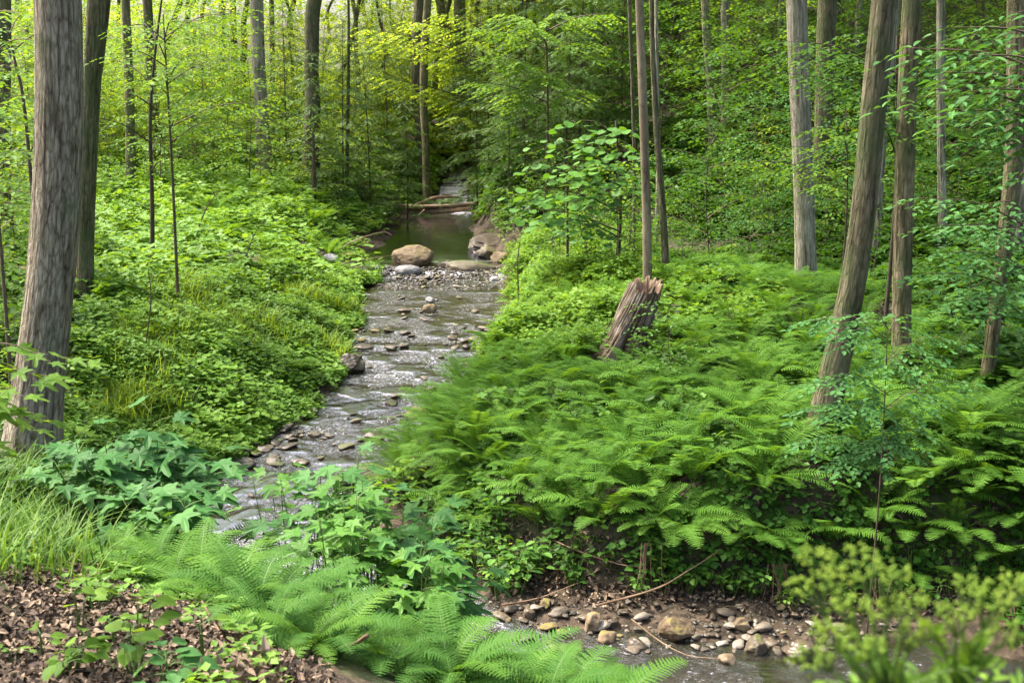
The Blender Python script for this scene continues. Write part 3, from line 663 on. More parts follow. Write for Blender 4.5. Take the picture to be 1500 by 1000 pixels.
make_tree('slender_tree', [(624, 222, 12), (620, 140, 13), (622, 60, 12), (627, 0, 12)], 38.5, B['bark_brown'], 'browner, thinner trunk of the close pair above the top of the stream', tint='y', k=8)
t12 = make_tree('hardwood_tree', [(676, 150, 20), (675, 80, 20), (673, 0, 18)], 50, B['bark_brown'], 'far trunk with a side limb, right of the close pair upstream', tint='y', k=9)
limb(t12, [Q(672, 75, 50), Q(660, 55, 50), (Q(649, 30, 50)), Q(641, -20, 50)], .26, .18, B['bark_brown'])
make_tree('slender_tree', [(950, 412, 15), (947, 300, 14.5), (942, 150, 14), (936, 0, 13)], 17.6, B['bark_smooth'], 'slim smooth trunk rising straight behind the old stump', k=12, flare=1.1, group='slim trees behind the stump')
make_tree('slender_tree', [(979, 412, 12), (970, 300, 12), (961, 180, 10), (955, 60, 8)], 18.5, B['bark_dark'], 'thin darker trunk leaning left, beside the slim smooth trunk behind the stump', k=10, H=11, flare=1.1, group='slim trees behind the stump', crs=.5)
make_tree('slender_tree', [(964, 260, 6.5), (963, 150, 6.5), (961, 0, 6)], 25, B['bark_grey'], 'thin pale pole between the smooth trunk and the two far pale trunks', k=7, flare=1.0)
make_tree('slender_tree', [(930, 260, 6), (926, 120, 6), (921, 0, 6)], 24, B['bark_dark'], 'thin black pole close to the left of the slim smooth trunk', k=7, flare=1.0)
make_tree('hardwood_tree', [(1045, 232, 14), (1042, 140, 13), (1035, 50, 13), (1032, 0, 12)], 32, B['bark_grey'], 'left one of two pale trunks on the hillside right of the stump', k=9, group='two pale hillside trunks')
make_tree('hardwood_tree', [(1063, 195, 14), (1063, 100, 13), (1062, 0, 13)], 34, B['bark_grey'], 'right one of two pale trunks on the hillside right of the stump', k=9, group='two pale hillside trunks')
make_tree('hardwood_tree', [(1182, 435, 34), (1178, 300, 32), (1172, 150, 32), (1166, 0, 32)], 18.6, B['bark_grey'], 'tall straight pale grey trunk with flaky ridged bark, right of the centre', k=20, flare=1.35, group='large trees near the stream')
make_tree('hardwood_tree', [(1205, 200, 26), (1208, 100, 28), (1212, 0, 30)], 27, B['bark_dark'], 'dark trunk half hidden behind the tall straight pale grey trunk', k=10)
make_tree('hardwood_tree', [(1255, 150, 13), (1256, 70, 12), (1260, 0, 12)], 36, B['bark_grey'], 'short visible piece of pale trunk between the grey trunk and the leaning one', k=8)
make_tree('hardwood_tree', [(1193, 668, 50), (1222, 540, 45), (1248, 430, 41), (1264, 330, 38), (1274, 220, 40), (1284, 100, 38), (1296, 0, 38)], 11.2, B['bark_dark'],
          'thick brown trunk leaning to the right, its base among the ferns', k=26, flare=1.45, group='large trees near the stream')
make_tree('hardwood_tree', [(1286, 290, 15), (1292, 200, 15), (1308, 50, 15), (1312, 0, 15)], 22, B['bark_grey'], 'pale trunk seen just behind the thick leaning trunk', k=10)
make_tree('hardwood_tree', [(1322, 560, 32), (1321, 420, 30), (1326, 250, 30), (1330, 100, 29), (1336, 0, 29)], 13.2, B['bark_brown'], 'straight reddish brown trunk just right of the thick leaning trunk', k=18, flare=1.1, group='large trees near the stream')
make_tree('slender_tree', [(1386, 425, 16), (1380, 300, 14), (1378, 150, 13), (1378, 0, 13)], 21.5, B['bark_grey'], 'slim silvery trunk standing on the right hillside', k=10)
make_tree('hardwood_tree', [(1441, 590, 24), (1452, 500, 20), (1466, 400, 22), (1482, 290, 28), (1490, 180, 30), (1490, 0, 32)], 12.6, B['bark_brown'], 'crooked greenish trunk near the right edge, leaning right as it rises', k=16, flare=1.4, group='large trees near the stream')
make_tree('hardwood_tree', [(1482, 420, 16), (1492, 320, 17), (1500, 200, 17), (1506, 0, 17)], 19, B['bark_grey'], 'pale trunk at the right edge behind the crooked trunk', k=10)
make_tree('slender_tree', [(1137, 185, 7), (1140, 90, 7), (1144, 0, 7)], 35, B['bark_grey'], 'thin pale trunk on the hillside left of the tall grey trunk', k=7)
make_tree('dead_tree', [(1097, 240, 9), (1096, 215, 9), (1096, 185, 8)], 26, B['bark_dark'], 'short dark broken stub of a trunk on the right hillside', H=5.6, k=8, crown=False, cat='tree') if False else None
rng = RNG(7)
far_x = [40, 250, 285, 300, 415, 430, 505, 540, 560, 585, 640, 700, 715, 740, 780, 845, 870, 1000, 1085, 1110, 1230, 1355, 1410, 1440, 1465, 75, 165, 265, 360, 475, 520, 552, 598, 655, 728, 765, 890, 985, 1020, 1160, 1225, 1300, -60, -120, 1560, 1640]
for i, px in enumerate(far_x):
    d = rng.uniform(46, 66) if px < 760 else rng.uniform(34, 52); wpx = rng.uniform(4, 10)
    make_tree('slender_tree', [(px, 190, wpx), (px + rng.uniform(-9, 9), 90, wpx), (px + rng.uniform(-18, 18), 0, wpx * .9)], d, B['bark_dark' if i % 3 else 'bark_brown'],
              ('thin dark trunk among sunlit leaves ' if px < 760 else 'thin trunk half hidden by leaves ') + where((px - 750) / F * d, d, 'left' if px < 760 else 'right'), k=6, tint='y' if px < 760 else 'n',
              group='thin trunks of the far wood' if px < 760 else 'thin trunks on the far hillside', flare=1.0, seedv=i * 13, sway=.25, crs=1.5)
# trees just outside the picture whose crowns shade the fern bank
for i, (x, y) in enumerate([(13, 18), (-7.5, 5), (-10, 16)]):
    p = onland(x, y); px, py, dep = proj(p)
    make_tree('hardwood_tree', [(float(px), float(py), 36 * 11 / dep), (float(px) + 5, float(py) - 300, 32 * 11 / dep)], y, B['bark_brown'], 'trunk standing just beyond the edge of the picture', k=12, group='trees beyond the picture edge', seedv=i * 17)

# young bare poles and twiggy stems
def pole(line, d, r, label, name='sapling_pole', side=5, seed=1, mat='twig', leaves=40, lm='bright'):
    P = np.array([Q(px, py, d) for px, py in line]); P[0, 2] = hgt(P[0, 0], P[0, 1]) - .05
    root = empty(name, tuple(P[0]), label, 'sapling', 'bare young stems'); rng = RNG(seed)
    L = curve(P - P[0], 24); g = Geo(); tube(g, L, np.linspace(r, r * .35, 24), 6); gl = Geo()
    for i in range(side):
        k = rng.integers(6, 22); a = rng.uniform(0, 6.28); ln = rng.uniform(.3, .9) * min(1, L[-1, 2] / 4)
        b = L[k] + np.array([[0, 0, 0], [cos(a) * ln * .5, sin(a) * ln * .5, ln * .35], [cos(a) * ln, sin(a) * ln, ln * .5]])
        Bc = curve(b, 8); tube(g, Bc, np.linspace(r * .4, r * .12, 8), 4)
        n = leaves // max(side, 1); pp = Bc[rng.integers(2, 8, n)] + rng.normal(0, .07, (n, 3))
        leafput(gl, rng, KITE2, pp, rng.normal(0, 1, (n, 3)) * [1, 1, .3], np.tile([0, 0, 1.], (n, 1)), .08)
    g.obj('stem', M[mat], root, smooth=True)
    if gl.v: gl.obj('leaves', M[lm], root)
    return root
pole([(222, 405), (223, 300), (220, 180), (226, 90), (238, -10)], 19.8, .045, 'thin leafless pole standing in the left meadow', side=7, seed=2, leaves=60)
pole([(209, 540), (218, 470), (221, 430), (216, 385)], 15.2, .012, 'small bare twig sapling bending right in the meadow grass', side=2, seed=3, leaves=4)
pole([(460, 300), (460, 240), (458, 190)], 30, .07, 'short dark stem at the foot of the dark rough trunk', side=4, seed=4)
pole([(832, 355), (831, 290), (826, 220)], 20.5, .03, 'dark upright stem under the pale broad leaves right of the pool', side=2, seed=5, leaves=0)
pole([(762, 432), (758, 390), (762, 350)], 20.0, .02, 'thin twiggy stem on the right bank beside the pool outlet', side=4, seed=6, leaves=16)
pole([(48, 350), (40, 200), (22, 90), (10, 40)], 13, .025, 'thin pole arching left beside the big furrowed trunk', side=5, seed=8, leaves=60)
pole([(275, 350), (300, 310), (322, 278)], 23, .022, 'bare broken branch sticking up right in the left meadow', side=2, seed=9, leaves=0, name='dead_branch')
pole([(350, 378), (372, 345), (392, 318)], 22, .014, 'bare thin branch leaning right at the meadow edge', side=2, seed=10, leaves=0, name='dead_branch')

# ------------------------------------------------------------------ stones, boulders, logs
def rock(p, size, seed, mat, label, group=None, rz=0, tilt=0, sub=3, name='boulder', cat='boulder', rg=.22, fc=5):
    g = rock_geo(seed, size, sub, rg, fc); o = g.obj(name, M[mat], smooth=True)
    o.location = tuple(p); o.rotation_euler = (tilt, tilt * .6, rz); return tagp(o, label, cat, group)
def at_water(px, py, dz=0.0):
    p = spot(px, py); i, off = sinfo(np.array([p[0]]), np.array([p[1]])); z = max(p[2], SZ[i[0]] - .03)
    q = QZ(px, py, z); return np.array([q[0], q[1], z + dz])
def pxm(px_w, p): return px_w / F * proj(p)[2]
p = at_water(606, 386, .16); rock(p, (pxm(66, p), .75, pxm(38, p)), 11, 'stone_tan', 'big tan flat-topped boulder at the pool outlet', 'boulders at the pool outlet', .1, .0, 4, rg=.16, fc=7)
p = at_water(597, 401, .07); rock(p, (pxm(38, p), .4, pxm(17, p)), 12, 'stone_pale', 'smooth pale grey stone in front of the big tan boulder', 'boulders at the pool outlet', 0, 0, 4, rg=.1, fc=1)
p = at_water(690, 395, .06); rock(p, (pxm(80, p), .6, pxm(22, p)), 13, 'stone_moss', 'low mossy rock slab right of the big tan boulder', 'boulders at the pool outlet', .1, .05)
p = at_water(713, 376, .10); rock(p, (pxm(34, p), .45, pxm(24, p)), 14, 'stone_moss', 'angular mossy rock at the foot of the mud slope', 'boulders at the pool outlet', .6, .15, rg=.3)
p = at_water(736, 384, .10); rock(p, (pxm(34, p), .4, pxm(18, p)), 15, 'stone_tan', 'pinkish tan rock farthest right at the pool outlet', 'boulders at the pool outlet', .2, .05)
p = at_water(655, 391, .04); rock(p, (pxm(30, p), .4, pxm(15, p)), 16, 'stone', 'dark wet rock between the tan boulder and the mossy slab', 'boulders at the pool outlet', .7)
p = at_water(516, 380, .05); rock(p, (pxm(34, p), .4, pxm(16, p)), 17, 'stone_tan', 'tan flat rock left of the pool outlet, right of its pair', 'boulders at the pool outlet', .2, .02)
p = at_water(485, 381, .05); rock(p, (pxm(26, p), .35, pxm(15, p)), 18, 'stone_pale', 'pale rock half sunk in plants, farthest left at the outlet', 'boulders at the pool outlet', .4, .02)
p = at_water(724, 412, .03); rock(p, (pxm(16, p), .2, pxm(11, p)), 19, 'stone_pale', 'small white stone at the right end of the gravel bar', 'stones in the stream')
p = at_water(630, 458, .05); rock(p, (pxm(22, p), .24, pxm(20, p)), 20, 'stone_tan', 'brown stone standing alone in midstream below the gravel bar', 'stones in the stream', .3, .1)
p = at_water(630, 449, .13); rock(p, (pxm(15, p), .17, pxm(9, p)), 22, 'stone_pale', 'little pale stone resting on the midstream brown stone', 'stones in the stream', .3, .1)
p = at_water(513, 546, .10); rock(p, (pxm(40, p), .42, pxm(38, p)), 21, 'stone', 'round red-brown boulder against the left bank', 'boulders on the stream banks', .5, .1, 4)
p = at_water(612, 612, .05); rock(p, (pxm(38, p), .35, pxm(22, p)), 23, 'stone_tan', 'tan and dark boulder under the ferns on the right bank', 'boulders on the stream banks', -.3, .15, 4)
p = at_water(532, 512, .03); rock(p, (pxm(30, p), .3, pxm(14, p)), 24, 'stone', 'flat brown rock upstream of the round red-brown boulder', 'boulders on the stream banks', .2)
p = at_water(309, 722, .06); rock(p, (pxm(46, p), .32, pxm(26, p)), 25, 'stone_moss', 'mossy rock in the water right of the broad-leaved plant', 'boulders on the stream banks', .3)
p = at_water(540, 705, .04); rock(p, (pxm(90, p), .3, pxm(26, p)), 26, 'stone_moss', 'long dark mossy rock at the lower end of the bright riffle', 'boulders on the stream banks', .25)
p = at_water(440, 681, .03); rock(p, (pxm(34, p), .2, pxm(14, p)), 27, 'stone', 'flat dark stone in the lower riffle', 'stones in the stream')
p = at_water(460, 640, .03); rock(p, (pxm(22, p), .16, pxm(15, p)), 28, 'stone', 'dark blocky stone left of the middle riffle', 'stones in the stream')
p = at_water(573, 594, .02); rock(p, (pxm(22, p), .2, pxm(12, p)), 29, 'stone_moss', 'small mossy stone in midstream', 'stones in the stream')
# foreground gravel shelf under the cut bank
for k, (px, py, wp, hp, mt, lb) in enumerate([(988, 935, 50, 36, 'stone_tan', 'rounded tan stone on the gravel below the cut bank'), (868, 925, 30, 40, 'stone_tan', 'upright pinkish stone on the gravel, left of the rounded tan one'),
        (1108, 955, 44, 34, 'stone_moss', 'olive mossy stone on the near gravel at the right'), (1172, 965, 52, 36, 'stone', 'dark wet stone on the near gravel, right of the olive one'),
        (1063, 972, 28, 20, 'stone_tan', 'small pink-brown stone at the water edge'), (898, 922, 20, 16, 'stone', 'small black stone beside the upright pinkish one'), (890, 940, 34, 20, 'stone_tan', 'low yellowish stone in front of the upright pinkish one'),
        (775, 905, 22, 18, 'stone', 'squarish light stone at the left end of the near gravel'), (935, 952, 34, 22, 'stone', 'flat dark stone just left of the rounded tan stone'), (1085, 925, 26, 24, 'stone_tan', 'orange-brown stone above the olive mossy one')]):
    p = at_water(px, py, .02); p[2] = max(p[2], float(hgt(p[0], p[1]))) + .3 * pxm(hp, p) * .6
    rock(p, (pxm(wp, p), pxm(wp, p) * .8, pxm(hp, p)), 40 + k, mt, lb, 'stones on the near gravel', k * .7, .1 * (k % 3), 4 if wp > 40 else 3)
# shared stone shapes for the many stones of the bed
SM = {}
for mt in ('stone', 'stone_tan', 'stone_moss', 'gravel'):
    SM[mt] = [rock_geo(60 + k, (1, .8, .55), 2, .22, 5).mesh('stone', M[mt], True) for k in range(5)]
def stones(n, f, smin, smax, mats, label, group, seed, flat=.8, sink=.25):
    rng = RNG(seed); c = 0; tries = 0
    while c < n and tries < n * 30:
        tries += 1; px, py = f(rng); p = at_water(px, py); p[2] += .03
        s = smin * (smax / smin) ** rng.uniform(0, 1) ** 1.3; mt = mats[rng.integers(len(mats))]
        o = mobj('stone', SM[mt][rng.integers(5)]); o.location = (p[0], p[1], p[2] - s * .1 * sink + s * .09); o.scale = (s, s * rng.uniform(.7, 1.2), s * flat * rng.uniform(.6, 1.1))
        o.rotation_euler = (rng.uniform(-.2, .2), rng.uniform(-.2, .2), rng.uniform(0, 6.3)); tagp(o, sized(s, smin, smax) + ' ' + label, 'stone', group); c += 1
stones(64, lambda r: (lambda y: (float(np.interp(y, [430, 480, 520, 560, 600, 640, 700, 730], [560, 560, 545, 520, 490, 440, 370, 330])) + r.uniform(0, 1) * 150, y))(r.uniform(430, 730)), .08, .30, ['stone', 'stone', 'stone_moss'], 'dark wet stone breaking the surface of the riffle', 'dark stones in the riffle', 1, .7)
stones(14, lambda r: (r.uniform(620, 720), r.uniform(480, 515)), .10, .3, ['stone'], 'dark flat stone in the band of stones across the upper riffle', 'band of stones across the upper riffle', 7, .6)
stones(60, lambda r: (lambda t: (290 + 150 * t + r.uniform(-45, 40), 705 - 85 * t + r.uniform(-20, 20)))(r.uniform(0, 1)), .09, .30, ['stone', 'stone', 'stone_moss', 'gravel'], 'brown stone on the stony shore below the left bank', 'stones on the left shore', 2, .6)
stones(34, lambda r: (lambda t: (430 + 110 * t + r.uniform(-16, 22), 605 - 130 * t + r.uniform(-12, 12)))(r.uniform(0, 1)), .08, .26, ['stone', 'stone_tan'], 'brown stone at the foot of the left meadow bank', 'stones under the meadow bank', 3, .6)
stones(90, lambda r: (r.uniform(730, 1260), r.uniform(885, 960)), .06, .20, ['stone', 'stone', 'stone_tan', 'gravel', 'gravel'], 'brown stone on the gravel below the cut bank', 'small stones below the cut bank', 4, .8)
stones(26, lambda r: (r.uniform(540, 745), r.uniform(385, 425)), .08, .22, ['stone_tan', 'gravel', 'stone_moss'], 'stone in the gravel bar below the pool', 'stones of the gravel bar', 5, .7)
stones(20, lambda r: (r.uniform(640, 710), r.uniform(248, 300)), .2, .55, ['stone', 'stone_moss'], 'dark rock in the little cascade above the log', 'rocks of the cascade', 6, .6, .35)

def gravel(name, n, f, smin, smax, seed, label, mat='gravel'):
    rng = RNG(seed); g = Geo(); T = []
    for k in range(4):
        r = rock_geo(90 + k, (1, .8, .55), 1, .25, 4); T.append((r.v[0], r.f[0]))
    P = np.array([at_water(*f(rng)) for _ in range(n)]); s = smin * (smax / smin) ** rng.uniform(0, 1, n) ** 1.6
    k = rng.integers(0, 4, n)
    for q in range(4):
        m = k == q; scatter(g, T[q], P[m] + np.array([0, 0, 1]) * s[m, None] * .12, rotz(rng.uniform(0, 6.3, m.sum())), s[m], rng.uniform(0, 1, m.sum()))
    tagp(g.obj(name, M[mat]), label, 'gravel', kind='stuff')
gravel('gravel', 1800, lambda r: (r.uniform(545, 745), 392 + 34 * r.uniform(0, 1)), .03, .11, 1, 'pale gravel bar across the brook below the pool')
gravel('gravel', 3200, lambda r: (r.uniform(700, 1330), r.uniform(875, 975)), .02, .07, 2, 'brown wet gravel at the foot of the cut bank')
gravel('gravel', 1300, lambda r: (lambda t: (280 + 270 * t + r.uniform(-50, 30), 712 - 240 * t + r.uniform(-25, 20)))(r.uniform(0, 1) ** 1.2), .02, .08, 3, 'dark gravel along the left shore of the brook')
gravel('gravel', 700, lambda r: (lambda y: (float(np.interp(y, [430, 560, 640, 720], [640, 585, 515, 420])) + r.uniform(-95, 95), y))(r.uniform(430, 720)), .02, .07, 4, 'dark pebbles showing through the riffle')

def log(P, r0, r1, name, mat, label, group, cat='log', k=12, seed=0, n=26, wob=.14):
    P = np.array(P); o = P[0]; g = Geo()
    tube(g, curve(P - o, n), np.linspace(r0, r1, n), k, rfun=lambda th, L: 1 + wob * vnoise(np.cos(th) * 1.6 + seed, np.sin(th) * 1.6, L * 1.8, 4))
    q = g.obj(name, M[mat], smooth=True); q.location = tuple(o); return tagp(q, label, cat, group)
lg = 'fallen logs across the brook'
log([Q(590, 313, 37.6), Q(630, 311, 37.8), Q(690, 308, 38.0)], .13, .11, 'fallen_log', 'deadwood', 'thick bleached log lying across the brook, lowest of the jam', lg, seed=1)
log([Q(566, 298, 37.7), Q(595, 303, 37.6), Q(640, 303, 37.8), Q(700, 299, 38.2)], .09, .07, 'fallen_log', 'deadwood', 'reddish brown log resting just above the thick bleached one', lg, seed=2)
log([Q(560, 297, 38.0), Q(590, 302, 37.9), Q(604, 303, 37.7), Q(620, 296, 37.9), Q(640, 289, 38.0), Q(672, 289, 38.3)], .07, .045, 'fallen_branch', 'deadwood', 'curved brown branch arching over the log jam', lg, 'branch', seed=3)
log([Q(606, 322, 37.0), Q(622, 307, 37.4)], .03, .02, 'fallen_branch', 'deadwood', 'short pale stick leaning on the logs above the pool', lg, 'branch', 6, seed=4)
log([Q(690, 293, 38.0), Q(715, 290, 38.4), Q(735, 296, 38.6)], .05, .04, 'fallen_branch', 'bark_brown', 'dark branch end at the right side of the log jam', lg, 'branch', 8, seed=5)
log([Q(560, 120, 44), Q(590, 156, 44), Q(604, 166, 44)], .22, .2, 'fallen_log', 'bark_dark', 'short dark leaning log in the far wood left of the close trunk pair', 'fallen wood upstream', seed=6)
log([Q(588, 196, 40), Q(608, 206, 39.8)], .12, .1, 'fallen_log', 'deadwood', 'broken pale log end beside the close trunk pair upstream', 'fallen wood upstream', seed=7)
log([Q(632, 180, 41), Q(660, 188, 41), Q(690, 203, 41)], .10, .05, 'fallen_branch', 'bark_dark', 'dark fallen branch sloping down right of the close trunk pair', 'fallen wood upstream', 'branch', 8, seed=8)
log([Q(130, 408, 19.5), Q(180, 402, 20), Q(240, 399, 20.5)], .10, .07, 'fallen_log', 'deadwood', 'old brown log lying in the left meadow behind the big trunk', 'fallen wood in the meadow', seed=9)
log([Q(20, 392, 20), Q(45, 397, 20)], .06, .05, 'fallen_log', 'deadwood', 'short brown log left of the big furrowed trunk', 'fallen wood in the meadow', seed=12)
log([Q(485, 372, 27), Q(520, 352, 27.2), Q(560, 340, 27.5), Q(575, 345, 27.5)], .018, .008, 'fallen_branch', 'deadwood', 'thin bent stick at the left edge of the pool', 'fallen wood at the pool', 'branch', 5, seed=10)
log([Q(500, 392, 26), Q(530, 381, 26.2), Q(590, 372, 26.5)], .018, .008, 'fallen_branch', 'bark_brown', 'dark thin stick pointing at the tan boulder', 'fallen wood at the pool', 'branch', 5, seed=11)
log([at_water(872, 902, .10), at_water(960, 892, .2), at_water(1010, 878, .3), at_water(1052, 858, .35)], .011, .004, 'fallen_branch', 'deadwood', 'long pale curved stick lying over the near gravel', 'sticks on the near gravel', 'branch', 6, seed=13)
log([at_water(735, 893, .05), at_water(790, 890, .10), at_water(845, 878, .16)], .008, .004, 'fallen_branch', 'deadwood', 'thin pale stick at the left end of the near gravel', 'sticks on the near gravel', 'branch', 5, seed=14)
log([at_water(805, 817, .2), at_water(850, 840, .22), at_water(905, 858, .22), at_water(940, 860, .2)], .010, .005, 'fallen_branch', 'deadwood', 'brown root-like stick across the face of the cut bank', 'sticks on the near gravel', 'branch', 5, seed=15)
log([at_water(925, 925, .12), at_water(965, 950, .08), at_water(1005, 968, .06), at_water(1050, 972, .05)], .007, .003, 'fallen_branch', 'deadwood', 'thin twig trailing from the gravel into the water', 'sticks on the near gravel', 'branch', 5, seed=16)
log([Q(500, 948, 4.6), Q(520, 942, 4.55), Q(538, 930, 4.5)], .008, .010, 'fallen_branch', 'deadwood', 'short pale broken stick among the nearest ferns', 'sticks in the foreground', 'branch', 6, seed=17)
log([Q(296, 880, 4.9), Q(310, 905, 4.75), Q(324, 928, 4.6)], .006, .008, 'fallen_branch', 'deadwood', 'thin pale stick standing at the edge of the leaf litter', 'sticks in the foreground', 'branch', 6, seed=18)

# the mud slope right of the pool
def mound():
    c = Q(722, 350, 29.5); g = Geo(); V, Fc = ICO[4]; V = V.copy()
    V = V * (1 + .22 * fbm(V[:, 0] * 1.7, V[:, 1] * 1.7, V[:, 2] * 1.7, 4, 3))[:, None] * np.array([.5, 1.3, .2]); c[2] = hgt(c[0], c[1]) + .0
    g.add(V, Fc, .5); o = g.obj('mud_bank', M['mud'], smooth=True); o.location = tuple(c); o.rotation_euler = (0, .25, -.3)
    tagp(o, 'bare pinkish mud bank at the right side of the pool', 'mud bank')
mound()

# old stump: leaning, hollowed and split
def stump():
    b = Q(897, 548, 14.6); b[2] = hgt(b[0], b[1]) - .1
    top = Q(948, 408, 14.75); n, k = 60, 110; root = empty('tree_stump', tuple(b), 'old weathered stump with splintered grey and brown wood, leaning right among the ferns', 'stump')
    t = np.linspace(0, 1, n); ax = np.stack([np.interp(t, [0, .3, 1], [0, .16, 1]) ** 1.0 * 0 + (top - b)[0] * (t ** .9), (top - b)[1] * t, (top - b)[2] * t], 1)
    th = np.linspace(0, 2 * pi, k + 1); r = np.interp(t, [0, .12, .35, .7, 1], [.37, .30, .265, .24, .21])
    # ridges that spiral a little, with the top edge broken at different heights
    A, T2 = np.meshgrid(th, t); tw = A - .5 * T2
    rid = .15 * vnoise(np.cos(tw) * 1.6, np.sin(tw) * 1.6, T2 * .9, 41) + .05 * vnoise(np.cos(tw) * 9, np.sin(tw) * 9, T2 * 1.4, 42) + .04 * vnoise(np.cos(tw) * 22, np.sin(tw) * 22, T2 * 3, 43)
    rid[:, -1] = rid[:, 0]; hol = -.32 * np.exp(-((A - 4.9) / .28) ** 2) * sstep(.9, .3, T2) * sstep(.02, .2, T2)
    R = r[:, None] * (1 + rid * 1.5 + hol)
    edge = .93 + .08 * vnoise(np.cos(th) * 2.0, np.sin(th) * 2.0, 2.2, 8) + .085 * vnoise(np.cos(th) * 8, np.sin(th) * 8, 1, 9) + .05 * np.cos(th - 2.6); edge[-1] = edge[0]
    hz = np.clip(edge, .6, 1.06)[None] * np.ones((n, 1)); tt = T2 * hz
    P = np.stack([np.interp(tt, t, ax[:, 0]) + R * np.cos(A) * 1.0, np.interp(tt, t, ax[:, 1]) + R * np.sin(A), np.interp(tt, t, ax[:, 2]) + .04 * np.cos(A) * tt], -1)
    g = Geo(); i, j = np.meshgrid(np.arange(n - 1), np.arange(k), indexing='ij'); q = (i * (k + 1) + j).ravel(); m = k + 1
    Tt = np.concatenate([np.stack([q, q + 1, q + m + 1], 1), np.stack([q, q + m + 1, q + m], 1)])
    uv = np.stack([tw * .33, tt * 1.2], -1).reshape(-1, 2); g.add(P.reshape(-1, 3), Tt, .5, uv)
    g.obj('outer_wood', M['stump'], root, smooth=True)
    # hollow inside
    g = Geo(); n2 = 14; u = np.linspace(0, 1, n2)
    Rin = (P[-1] - (ax[-1] * 1.0)); In = P[-1][None] * (1 - u[:, None, None] * .0) - Rin[None] * (u[:, None, None] ** .6 * .55) - np.array([0, 0, 1]) * (u[:, None, None] * .34)
    i, j = np.meshgrid(np.arange(n2 - 1), np.arange(k), indexing='ij'); q = (i * m + j).ravel()
    Tt = np.concatenate([np.stack([q, q + 1, q + m + 1], 1), np.stack([q, q + m + 1, q + m], 1)])
    V = In.reshape(-1, 3); c = len(V); V = np.vstack([V, In[-1].mean(0)]); bb = (n2 - 1) * m
    Tt = np.vstack([Tt, np.stack([bb + np.arange(k), bb + np.arange(k) + 1, np.full(k, c)], 1)])
    uv = np.stack([np.append(np.broadcast_to(th * .3, (n2, m)).ravel(), 0), np.append(np.broadcast_to(u[:, None], (n2, m)).ravel(), 1)], -1)
    g.add(V, Tt, .5, uv); g.obj('hollow', M['deadwood'], root, smooth=True)
    rng = RNG(5)
    for s in range(26):                      # loose splinters peeling off
        a = rng.uniform(3.0, 6.6); z0 = rng.uniform(.02, .75); z1 = min(1.02, z0 + rng.uniform(.15, .4)); g = Geo()
        pts = []
        for z in np.linspace(z0, z1, 5):
            rr = np.interp(z, t, r) * (1.08 + .10 * rng.uniform()); pts.append([np.interp(z, t, ax[:, 0]) + rr * cos(a + .5 * z), np.interp(z, t, ax[:, 1]) + rr * sin(a + .5 * z), np.interp(z, t, ax[:, 2])])
        tube(g, pts, np.array([.5, 1, 1, .8, .2]) * rng.uniform(.006, .018), 5); g.obj('splinter', M['stump'], root)
stump()

# ------------------------------------------------------------------ ferns
FR_HI = [fern_frond(1.0, True, 300 + k, *ab, wid=.15, npin=27) for k, ab in enumerate([(1.2, -.35), (1.0, -.5), (1.3, -.1), (.8, -.45), (1.1, -.6)])]
FR_M = {m: [(a.mesh('frond', M[m]), b.mesh('midrib', M['stem'])) for a, b in FR_HI] for m in ('fern', 'fern_lit', 'fern_deep')}
FM = {m: [fern_mesh(500 + k, 1.0, 9 + k % 3, 1.38 - .10 * (k % 3), -.05 - .2 * (k % 2), 27).mesh('fern', M[m]) for k in range(6)] for m in ('fern', 'fern_lit')}
def near_fern(p, s, nf, seed, label, mat='fern', group='nearest ferns', az=None):
    rng = RNG(seed); root = empty('fern', tuple(p), label, 'fern', group); 
    for k in range(nf):
        a, b = FR_M[mat][rng.integers(5)]; rz = (k * 2 * pi / nf + rng.uniform(-.3, .3)) if az is None else az[k]
        o = mobj('frond', a, root); o.rotation_euler = (rng.uniform(-.12, .12), rng.uniform(-.12, .12), rz); f = s * rng.uniform(.75, 1.1); o.scale = (f,) * 3
        q = mobj('midrib', b, o)
def plant_at(px, py, d=None, dz=0.0):
    """d given: on the line of sight at that distance, standing on the ground below"""
    if d is None: return spot(px, py)
    q = Q(px, py, d); return np.array([q[0], q[1], float(hgt(q[0], q[1])) + dz])
